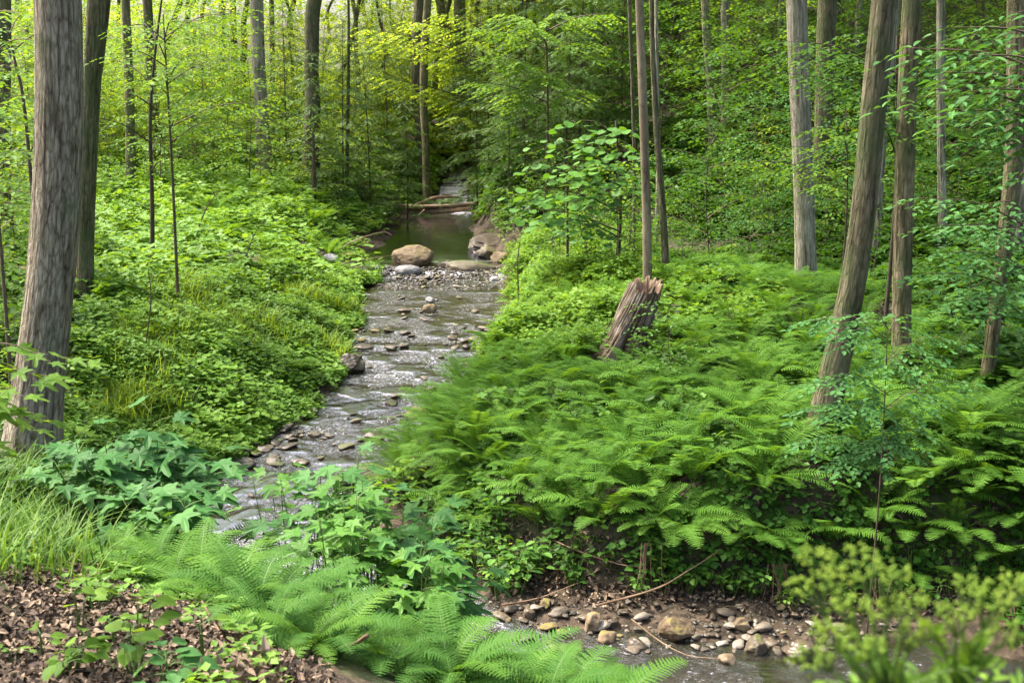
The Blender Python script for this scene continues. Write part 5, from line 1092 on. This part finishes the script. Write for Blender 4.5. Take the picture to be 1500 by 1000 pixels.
# special shrubs
for px, py, s, m, lb in [(1150, 300, 1.2, 'yellow', 'yellow-green layered shrub left of the tall grey trunk'), (1230, 290, 1.2, 'yellow', 'yellow-green layered shrub between the grey and the leaning trunk'),
        (1110, 330, 1.0, 'bright', 'green layered shrub on the hillside behind the fern bed'), (500, 340, .8, 'shade', 'dark drooping bush at the left edge of the pool'), (548, 322, .8, 'shade', 'dark bush hanging over the pool from the left'), (570, 305, .7, 'shade', 'dark bush touching the left end of the log jam'), (535, 352, .45, 'bright', 'small fresh bush at the left edge of the pool below the dark ones'), (745, 335, .6, 'bright', 'fresh bush above the mud bank right of the pool'), (728, 312, .7, 'shade', 'dark bush at the right end of the log jam'), (735, 345, .42, 'bright', 'low fresh bush growing on the mud bank'), (752, 365, .5, 'bright', 'fresh bush between the mud bank and the twiggy stem'), (722, 332, .4, 'shade', 'small dark bush on top of the mud bank'),
        (985, 572, .62, 'big', 'twiggy green bush right in front of the stump'), (1060, 500, .5, 'bright', 'light spindly bush right of the stump'), (1420, 470, .8, 'blue', 'blue-green shrub in front of the slim silvery trunk'),
        (1400, 560, .6, 'blue', 'blue-green bush left of the crooked trunk'), (1345, 610, .55, 'shade', 'dark bush at the foot of the reddish trunk')]:
    p = spot(px, py); put('shr', p[0], p[1], s, m, lb, 'shrubs of note on both banks', rng)
# leafy sprays hanging into the picture (young trees whose stems stand beside them)
def sprays(name, anchor, tips, mat, label, L=.10, T=OVAL, seed=0, wid=1.0, tl=.5, r=.014, cat='sapling', group='leafy young trees', lg=.07, tg=.13, jit=.25, dr=-.15):
    """a young tree: stem from the ground at anchor, limbs reaching to the given points, each ending in flat leaf sprays"""
    rng = RNG(seed); a = np.array(anchor, float); root = empty(name, tuple(a), label, cat, group)
    top = np.mean(np.array(tips), 0); gs, gl = Geo(), Geo(); hz = max(t[2] for t in tips) - a[2]
    S = curve([np.zeros(3), np.array([0.03, .02, hz * .5]), np.array([(top - a)[0] * .12, (top - a)[1] * .12, hz])], 16); tube(gs, S, np.linspace(r, r * .4, 16), 6)
    LP, LD, LN, VR = [], [], [], []
    for t in tips:
        t = np.array(t) - a; z0 = np.clip(t[2] - .25 * np.hypot(t[0], t[1]), .1, hz); p0 = np.array([np.interp(z0, S[:, 2], S[:, 0]), np.interp(z0, S[:, 2], S[:, 1]), z0])
        Bc = curve([p0, (p0 + t) / 2 + [0, 0, .12], t], 16); tube(gs, Bc, np.linspace(r * .45, .002, 16), 4)
        ln = np.linalg.norm(t - p0); d = unit(np.gradient(Bc, axis=0)); az = np.arctan2(d[:, 1], d[:, 0]); m = max(4, int(ln / tg))
        for q, u in enumerate(np.linspace(.2, 1, m)):
            k = min(15, int(u * 15)); bp = Bc[k]; ta = az[k] + (1 if q % 2 else -1) * rng.uniform(.6, 1.0) * (0 if q == m - 1 else 1); ll = tl * (1 - .5 * u) * rng.uniform(.7, 1.2) + L
            n = max(3, int(ll / lg)); v = np.linspace(.12, 1, n); te = dr - .2 * v; dd = np.stack([np.cos(te) * cos(ta), np.cos(te) * sin(ta), np.sin(te)], 1); pts = bp + dd * (v * ll)[:, None]
            tube(gs, pts, .0015, 3, cap=False); sd = np.where(np.arange(n) % 2 == 0, 1, -1) * .85; sd[-1] = 0; la = ta + sd
            LP.append(pts); LD.append(np.stack([np.cos(la), np.sin(la), np.full(n, -.25)], 1)); LN.append(np.tile([0, 0, 1.], (n, 1))); VR.append(rng.uniform(0, .6) + rng.uniform(0, .4, n))
    leafput(gl, rng, T, np.concatenate(LP), np.concatenate(LD), np.concatenate(LN), L, wid, jit, np.concatenate(VR))
    gs.obj('stem', M['twig'], root, smooth=True); gl.obj('foliage', M[mat], root); return root
def tips(lst): return [Q(*t) for t in lst]
sprays('broadleaf_sapling', onland(*Q(905, 380, 20.2)[:2]), tips([(838, 178, 19.6), (800, 205, 19.4), (860, 215, 19.0), (900, 190, 19.6), (790, 240, 19.2), (840, 250, 18.8), (770, 275, 19.2), (820, 285, 18.6), (880, 240, 18.8), (920, 215, 19.3), (870, 285, 18.9), (760, 305, 19.4), (905, 265, 19), (945, 250, 19.8), (800, 320, 18.8)]),
       'big', 'young tree with large pale broad leaves cascading beside the pool', .16, HEART, 3, 1.0, .5, .04, lg=.13, tg=.22)
sprays('leafy_sapling', onland(*Q(1290, 640, 9.3)[:2]), tips([(1190, 470, 9.2), (1230, 495, 9.0), (1200, 560, 8.8), (1185, 600, 8.9), (1250, 600, 8.6), (1300, 540, 8.8), (1350, 520, 9.2), (1400, 500, 9.4), (1370, 590, 9.1), (1260, 470, 9.3), (1330, 470, 9.5), (1180, 650, 8.9), (1240, 680, 8.7), (1300, 660, 8.6), (1420, 560, 9.5), (1340, 640, 8.8)]),
       'blue', 'blue-green leafy sapling spreading in front of the leaning trunk', .062, OVAL, 5, .9, .36, .009, lg=.028, tg=.06)
sprays('leafy_sapling', onland(*Q(1560, 600, 9.5)[:2]), tips([(1370, 105, 9.5), (1420, 80, 9.2), (1440, 130, 9.0), (1400, 160, 9.1), (1470, 170, 9.3), (1460, 60, 9.6), (1340, 130, 9.7), (1490, 110, 9.1), (1440, 210, 9.4), (1330, 70, 9.8), (1390, 40, 9.6), (1480, 20, 9.5)]),
       'blue', 'young tree hanging long drooping sprays in from the upper right', .12, OVAL, 6, .62, .5, .035, lg=.075, tg=.11, dr=-.35)
sprays('leafy_sapling', onland(*Q(1290, 560, 14.5)[:2]), tips([(1150, 85, 14), (1190, 70, 13.6), (1120, 105, 14.2), (1230, 90, 13.6), (1260, 140, 13.2), (1300, 130, 12.9), (1200, 110, 13.4), (1330, 160, 12.8), (1280, 180, 12.9), (1140, 60, 14.5), (1240, 50, 14)]),
       'shade', 'slim young tree with layered sprays crossing the grey and leaning trunks', .095, OVAL, 7, .8, .5, .03, lg=.06, tg=.11)
sprays('leafy_sapling', onland(*Q(1230, 440, 17)[:2]), tips([(1190, 190, 16.4), (1140, 215, 16.6), (1230, 200, 16), (1170, 240, 16.2), (1120, 250, 16.8), (1240, 245, 16), (1200, 270, 15.9), (1280, 160, 16.2), (1090, 235, 17)]),
       'bright', 'sapling with golden-green layered sprays beside the tall grey trunk', .085, OVAL, 8, .8, .45, .02, lg=.055, tg=.10)
sprays('leafy_sapling', onland(*Q(1500, 560, 12)[:2]), tips([(1440, 300, 11.6), (1400, 330, 11.2), (1470, 340, 11.5), (1430, 380, 11.0), (1380, 370, 11.2), (1460, 420, 11), (1400, 440, 10.8), (1350, 400, 11.1), (1340, 290, 11.8), (1360, 330, 11.5), (1490, 260, 11.8)]),
       'blue', 'blue-green sapling across the slim silvery trunk at the right', .085, OVAL, 9, .9, .45, .025, lg=.055, tg=.10)
sprays('leafy_sapling', onland(*Q(260, 430, 17.5)[:2]), tips([(180, 40, 17), (220, 60, 16.6), (260, 30, 16.8), (290, 80, 16.4), (240, 110, 16.4), (310, 130, 16.6), (200, 120, 16.8), (340, 90, 17), (280, 160, 16.5), (330, 180, 16.8), (170, 80, 17.2), (350, 20, 17.2), (380, 150, 17.3), (300, 30, 16.8)]),
       'bright', 'tall slim sapling with layered green sprays above the left meadow', .10, OVAL, 10, .85, .55, .028, lg=.065, tg=.12)
sprays('leafy_sapling', onland(*Q(5, 460, 12)[:2]), tips([(20, 100, 11.5), (50, 140, 11.2), (10, 170, 11.2), (60, 60, 11.6), (-20, 60, 11.5), (35, 220, 11), (0, 250, 11), (30, 20, 11.6), (20, 300, 11)]),
       'bright', 'sapling with green sprays at the upper left edge', .10, OVAL, 12, .85, .5, .025, lg=.06, tg=.12)
sprays('leafy_sapling', onland(*Q(800, 300, 29)[:2]), tips([(700, 40, 28), (740, 20, 27.6), (780, 40, 27.6), (720, 80, 27.8), (820, 20, 28), (760, 90, 27.5), (860, 60, 28), (800, 110, 27.6), (700, 120, 28), (850, 130, 28), (890, 20, 28.4), (760, 150, 28)]),
       'bright', 'sapling with bright yellow-green sprays high above the cascade', .14, KITE2, 13, 1.2, .95, .05, lg=.06, tg=.10)
sprays('leafy_sapling', onland(*Q(660, 280, 37)[:2]) + np.array([1.2, 0, 0]), tips([(560, 60, 36), (600, 30, 36), (650, 90, 35.5), (690, 60, 35.5), (540, 110, 36), (700, 150, 35.5), (580, 130, 36), (650, 20, 36), (530, 40, 36.5), (720, 110, 36), (670, 170, 35)]),
       'yellow', 'sapling with luminous sprays in front of the close trunk pair', .15, KITE2, 14, 1.2, 1.0, .05, lg=.065, tg=.11)

# ------------------------------------------------------------------ broad-leaved plants near the viewer
def leafplant(p, h, nst, nlv, L, T, mat, label, seed, group, spread=.35, name='broadleaf_plant', cat='plant', wid=1.0, tilt=.25, smat='stem'):
    rng = RNG(seed); root = empty(name, tuple(p), label, cat, group); gs, gl = Geo(), Geo()
    for s in range(nst):
        a = rng.uniform(0, 6.3); rr = spread * math.sqrt(rng.uniform(0, 1)) * .8; hh = h * rng.uniform(.6, 1.05); tp = np.array([cos(a) * rr, sin(a) * rr, hh])
        C2 = curve([np.array([cos(a) * rr * .25, sin(a) * rr * .25, -.05]), tp * [.7, .7, .5], tp], 10); tube(gs, C2, np.linspace(.006, .0025, 10), 5)
        for l in range(nlv):
            u = rng.uniform(.55, 1); b = np.array([np.interp(u, np.linspace(0, 1, 10), C2[:, c]) for c in range(3)]); la = l * 2.4 + rng.uniform(-.4, .4); pl = L * rng.uniform(.5, 1.0)
            e = b + np.array([cos(la) * pl, sin(la) * pl, pl * .35]); tube(gs, curve([b, (b + e) / 2 + [0, 0, .01], e], 5), .0016, 3, cap=False)
            leafput(gl, rng, T, e[None], np.array([[cos(la), sin(la), -.18]]), np.array([[-cos(la) * .15, -sin(la) * .15 - .12, 1.0]]), L, wid, tilt)
    gs.obj('stem', M[smat], root, smooth=True); gl.obj('leaves', M[mat], root); return root
bg_ = 'lobed broad-leaved plants on the near bank'
for i, (px, d, h, n, lb) in enumerate([(200, 7.6, .85, 9, 'bluish-green plant with large lobed leaves, mid-clump right of the big trunk'), (262, 7.7, .75, 8, 'lobed-leaf plant at the right side of the clump, reaching over the shore'), (140, 7.4, .6, 7, 'lower lobed-leaf plant between the grass and the clump right of the big trunk'), (232, 6.9, .55, 7, 'lobed-leaf plant lowest in front of the clump')]):
    leafplant(plant_at(px, 700, d), h, n + 2, 6, .20, LOBED, 'blue', lb, 20 + i, bg_, .42)
for i, (px, d, h, n, lb) in enumerate([(425, 7.4, .95, 6, 'lobed plant poking into the lower riffle, leftmost of the foreground group'), (470, 7.2, 1.05, 7, 'tallest lobed plant in front of the lower riffle'), (540, 6.9, .95, 8, 'lobed plant in the middle foreground with a dark bare stem'), (605, 7.0, .90, 8, 'lobed plant at the right of the foreground group, against the dark bank'), (570, 6.5, .7, 8, 'lobed plant low in the foreground group'), (650, 7.0, .62, 7, 'low leafy plant at the right foot of the foreground group'), (500, 7.4, .9, 7, 'lobed plant at the water edge behind the foreground group'), (620, 6.5, .75, 8, 'lobed plant low at the right front of the foreground group'), (500, 6.6, .8, 8, 'lobed plant low at the left front of the foreground group'), (580, 7.3, 1.0, 8, 'tall lobed plant rising right of the dark bare stem')]):
    leafplant(plant_at(px, 760, d), h * 1.12, n + 1, 6, .16, LOBED, 'blue' if i % 2 else 'big', lb, 30 + i, 'lobed plants in front of the riffle', .36)
for i, (px, py, d, h, L, lb) in enumerate([(190, 985, 4.0, .26, .085, 'bright young leaves at the bottom left, right of the others'), (90, 985, 3.9, .16, .07, 'bright seedling at the bottom left in the dead leaves'), (235, 1010, 3.8, .20, .09, 'bluish broad leaves at the bottom edge'), (112, 890, 4.4, .22, .06, 'seedling with one round leaf over the dead leaves'), (140, 865, 4.7, .18, .07, 'seedling with a pale pointed leaf below the grass'), (20, 915, 4.0, .1, .05, 'tiny yellow-green seedling at the left edge'), (300, 985, 4.2, .2, .07, 'bright seedling at the bottom by the leaf heap'), (170, 930, 4.3, .14, .06, 'small bright seedling in the middle of the dead leaves'), (60, 950, 4.1, .15, .06, 'small seedling low in the dead leaves at the left')]):
    leafplant(plant_at(px, py, d), h, 5 if i < 3 else 2, 4 if i < 3 else 2, L, OVAL, 'bright' if i != 2 else 'blue', lb, 50 + i, 'seedlings in the dead leaves', .16 if i < 3 else .05)
# bright round leaves in front of the big trunk
sprays('leafy_branch', plant_at(-90, 900, 4.1), [Q(30, 545, 4.3), Q(72, 520, 4.3), Q(10, 600, 4.2), Q(48, 615, 4.25), Q(-20, 560, 4.1)], 'bright', 'sapling with large bright lobed leaves in front of the big trunk at the left edge', .10, LOBED, 15, 1.0, .12, .012, lg=.08, tg=.12, group='leafy young trees')
# small leafy plants on the cut bank
rng = RNG(66)
BK = [leafplant((0, 0, 0), .22, 6, 4, .062, OVAL, m, 'x', 200 + k, 'g', .16) for k, m in enumerate(['big', 'shade', 'bright', 'shade'])]
def dup(root, loc, rz, s, label, group):
    r = root.copy(); col.objects.link(r); r.location = tuple(loc); r.rotation_euler = (0, 0, rz); r.scale = (s, s, s); r['label'] = label; r['group'] = group
    for ch in list(root.children):
        c = ch.copy(); col.objects.link(c); c.parent = r
    return r
first = set()
def sowplants(n, reg, smin, smax, label, group, minoff=.35):
    for _ in range(n):
        x, y = reg(rng); k = int(rng.integers(4)); i, off = sinfo(np.array([x]), np.array([y]))
        if abs(off[0]) < SHW[i[0]] + minoff: continue
        s = rng.uniform(smin, smax); loc = (x, y, float(hgt(x, y))); rz = rng.uniform(0, 6.3)
        if k not in first:
            first.add(k); r = BK[k]; r.location = loc; r.rotation_euler = (0, 0, rz); r.scale = (s,) * 3; r['label'] = label; r['group'] = group
        else: dup(BK[k], loc, rz, s, label, group)
for r_ in BK: r_.name = 'leafy_plant'
sowplants(40, poly_region([(640, 790), (700, 870), (930, 870), (930, 760), (800, 730), (660, 700)]), .8, 1.5, 'small leafy plant clinging to the left part of the cut bank', 'leafy plants on the left of the cut bank')
sowplants(30, poly_region([(930, 870), (1150, 880), (1150, 780), (930, 760)]), .7, 1.3, 'small leafy plant on the dark soil in the middle of the cut bank', 'leafy plants on the middle of the cut bank')
sowplants(22, poly_region([(1150, 900), (1500, 900), (1500, 800), (1150, 790)]), .7, 1.3, 'small leafy plant on the cut bank behind the blurred flowers', 'leafy plants on the right of the cut bank')
sowplants(36, poly_region([(560, 720), (640, 700), (740, 800), (760, 880), (640, 860)]), 1.0, 1.7, 'leafy plant on the mud at the left end of the cut bank', 'leafy plants at the left end of the cut bank', .08)
sowplants(24, poly_region([(620, 900), (740, 960), (740, 880), (640, 830)]), .8, 1.3, 'leafy plant between the near ferns and the gravel', 'leafy plants beside the near gravel', .1)
sowplants(26, poly_region([(660, 640), (1100, 700), (1100, 620), (800, 560)]), 1.2, 2.0, 'pale leafy plant standing up through the fern bed', 'leafy plants in the fern bed')

# hanging roots and dead stems on the cut bank
def roots():
    rg = RNG(3)
    for (px, py, n, lb) in [(945, 830, 9, 'tuft of pale dead stems hanging down the middle of the cut bank'), (1135, 860, 12, 'bundle of thin brown roots hanging from the bank left of the blurred flowers'), (1270, 880, 8, 'thin roots hanging behind the blurred flowers'), (1460, 900, 9, 'pale dry stems on the bank at the right edge')]:
        p = spot(px, py); g = Geo(); p[2] += .25; p[1] -= .15
        for _ in range(n):
            a = rg.normal(0, .16); e = np.array([a, rg.uniform(-.2, .05), -rg.uniform(.25, .6)]); tube(g, curve([[a * .4, 0, .05], e * .5 + [rg.normal(0, .05), -.05, .0], e], 8), np.linspace(.004, .002, 8), 4)
        o = g.obj('hanging_roots', M['deadwood']); o.location = tuple(p); tagp(o, lb, 'roots', 'roots on the cut bank')
roots()

# blurred flowering plant close to the camera
def umbel_plant():
    base = np.array([.52, .92, 0]); base[2] = hgt(base[0], base[1]); root = empty('flowering_plant', tuple(base), 'out-of-focus plant with yellow-green flower heads, close to the viewer at the lower right', 'flowering plant'); rg = RNG(12)
    heads = [(1195, 815, 1.5), (1225, 845, 1.42), (1262, 815, 1.5), (1300, 840, 1.4), (1180, 860, 1.5), (1240, 885, 1.35), (1285, 890, 1.4), (1215, 925, 1.35), (1330, 880, 1.45), (1420, 855, 1.45), (1455, 880, 1.35), (1490, 855, 1.45), (1400, 900, 1.4), (1265, 945, 1.3), (1480, 925, 1.35), (1340, 925, 1.4), (1190, 965, 1.35)]
    gs, gf, gl = Geo(), Geo(), Geo(); V1, F1 = ICO[1]; V0 = V1 * .5; heads = [(a, b, c * .8) for a, b, c in heads]; hub = {0: Q(1300, 1010, 1.16) - base, 1: Q(1400, 1000, 1.16) - base}
    for k in (0, 1): tube(gs, curve([np.zeros(3), hub[k] * [.4, .4, .6], hub[k]], 14), np.linspace(.006, .004, 14), 6)
    for i, (px, py, d) in enumerate(heads):
        gf = Geo()
        t = Q(px, py, d) - base; h = hub[0 if px < 1350 else 1]; j = h + (t - h) * .72 - [0, 0, .005]; tube(gs, curve([h, (h + j) / 2 + [0, 0, -.01], j], 10), np.linspace(.003, .002, 10), 5)
        n = 9; a = np.arange(n) * 2.4; r = .024 * np.sqrt((np.arange(n) + .5) / n)
        for q in range(n):
            e = t + np.array([cos(a[q]) * r[q], sin(a[q]) * r[q], .006 - r[q] * .25]); tube(gs, np.array([j, e]), .0009, 3, cap=False)
            m = 5; X = e + rg.normal(0, .0034, (m, 3)); scatter(gf, (V0, F1), X, rotz(rg.uniform(0, 6, m)), np.full(m, .0042), rg.uniform(0, 1, m))
        gf.obj('flower_head', M['umbel'], root, smooth=True)
    for i in range(22):
        k = i % 2; px = rg.uniform(1190, 1500); py = rg.uniform(915, 1040); e = Q(px, py, rg.uniform(1.08, 1.28)) - base; h = hub[k]; p0 = h * rg.uniform(.85, 1); ax = curve([p0, (p0 + e) / 2 + [0, 0, .015], e], 9); tube(gs, ax, .0014, 4)
        m = 16; ii = np.linspace(2, 8, m).astype(int); d = unit(e - p0); sd = np.cross(d, [0, 0, 1.]); D = sd[None] * np.where(np.arange(m) % 2 == 0, 1, -1)[:, None] + d * .7
        leafput(gl, rg, KITE, ax[ii], D, np.tile([0, -.3, 1.], (m, 1)), .030, .5, .3)
    gs.obj('stem', M['stem'], root, smooth=True); gl.obj('leaves', M['bright'], root)
umbel_plant()

# far-off wood closing the view: leaf masses beyond the last trees one can tell apart
def far_wood():
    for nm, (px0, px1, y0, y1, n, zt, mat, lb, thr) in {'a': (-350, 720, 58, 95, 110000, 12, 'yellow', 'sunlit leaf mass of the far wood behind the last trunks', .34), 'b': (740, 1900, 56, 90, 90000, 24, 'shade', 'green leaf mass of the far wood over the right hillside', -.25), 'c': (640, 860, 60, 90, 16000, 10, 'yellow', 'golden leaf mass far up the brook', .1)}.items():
        rg = RNG(ord(nm)); g = Geo(); y = np.sqrt(rg.uniform(y0 ** 2, y1 ** 2, n)); x = (rg.uniform(px0, px1, n) - 750) / F * y; z = hgt(x, y) + rg.uniform(0, 1, n) ** 1.3 * zt
        keep = fbm(x * .22, y * .1, z * .55, 5, 3) > thr; x, y, z = x[keep], y[keep], z[keep]; m = len(x); a = rg.uniform(0, 6.3, m)
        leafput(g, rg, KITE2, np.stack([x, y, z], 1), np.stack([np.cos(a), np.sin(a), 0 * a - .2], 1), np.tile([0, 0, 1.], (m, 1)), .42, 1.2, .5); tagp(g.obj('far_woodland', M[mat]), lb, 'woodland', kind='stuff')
far_wood()
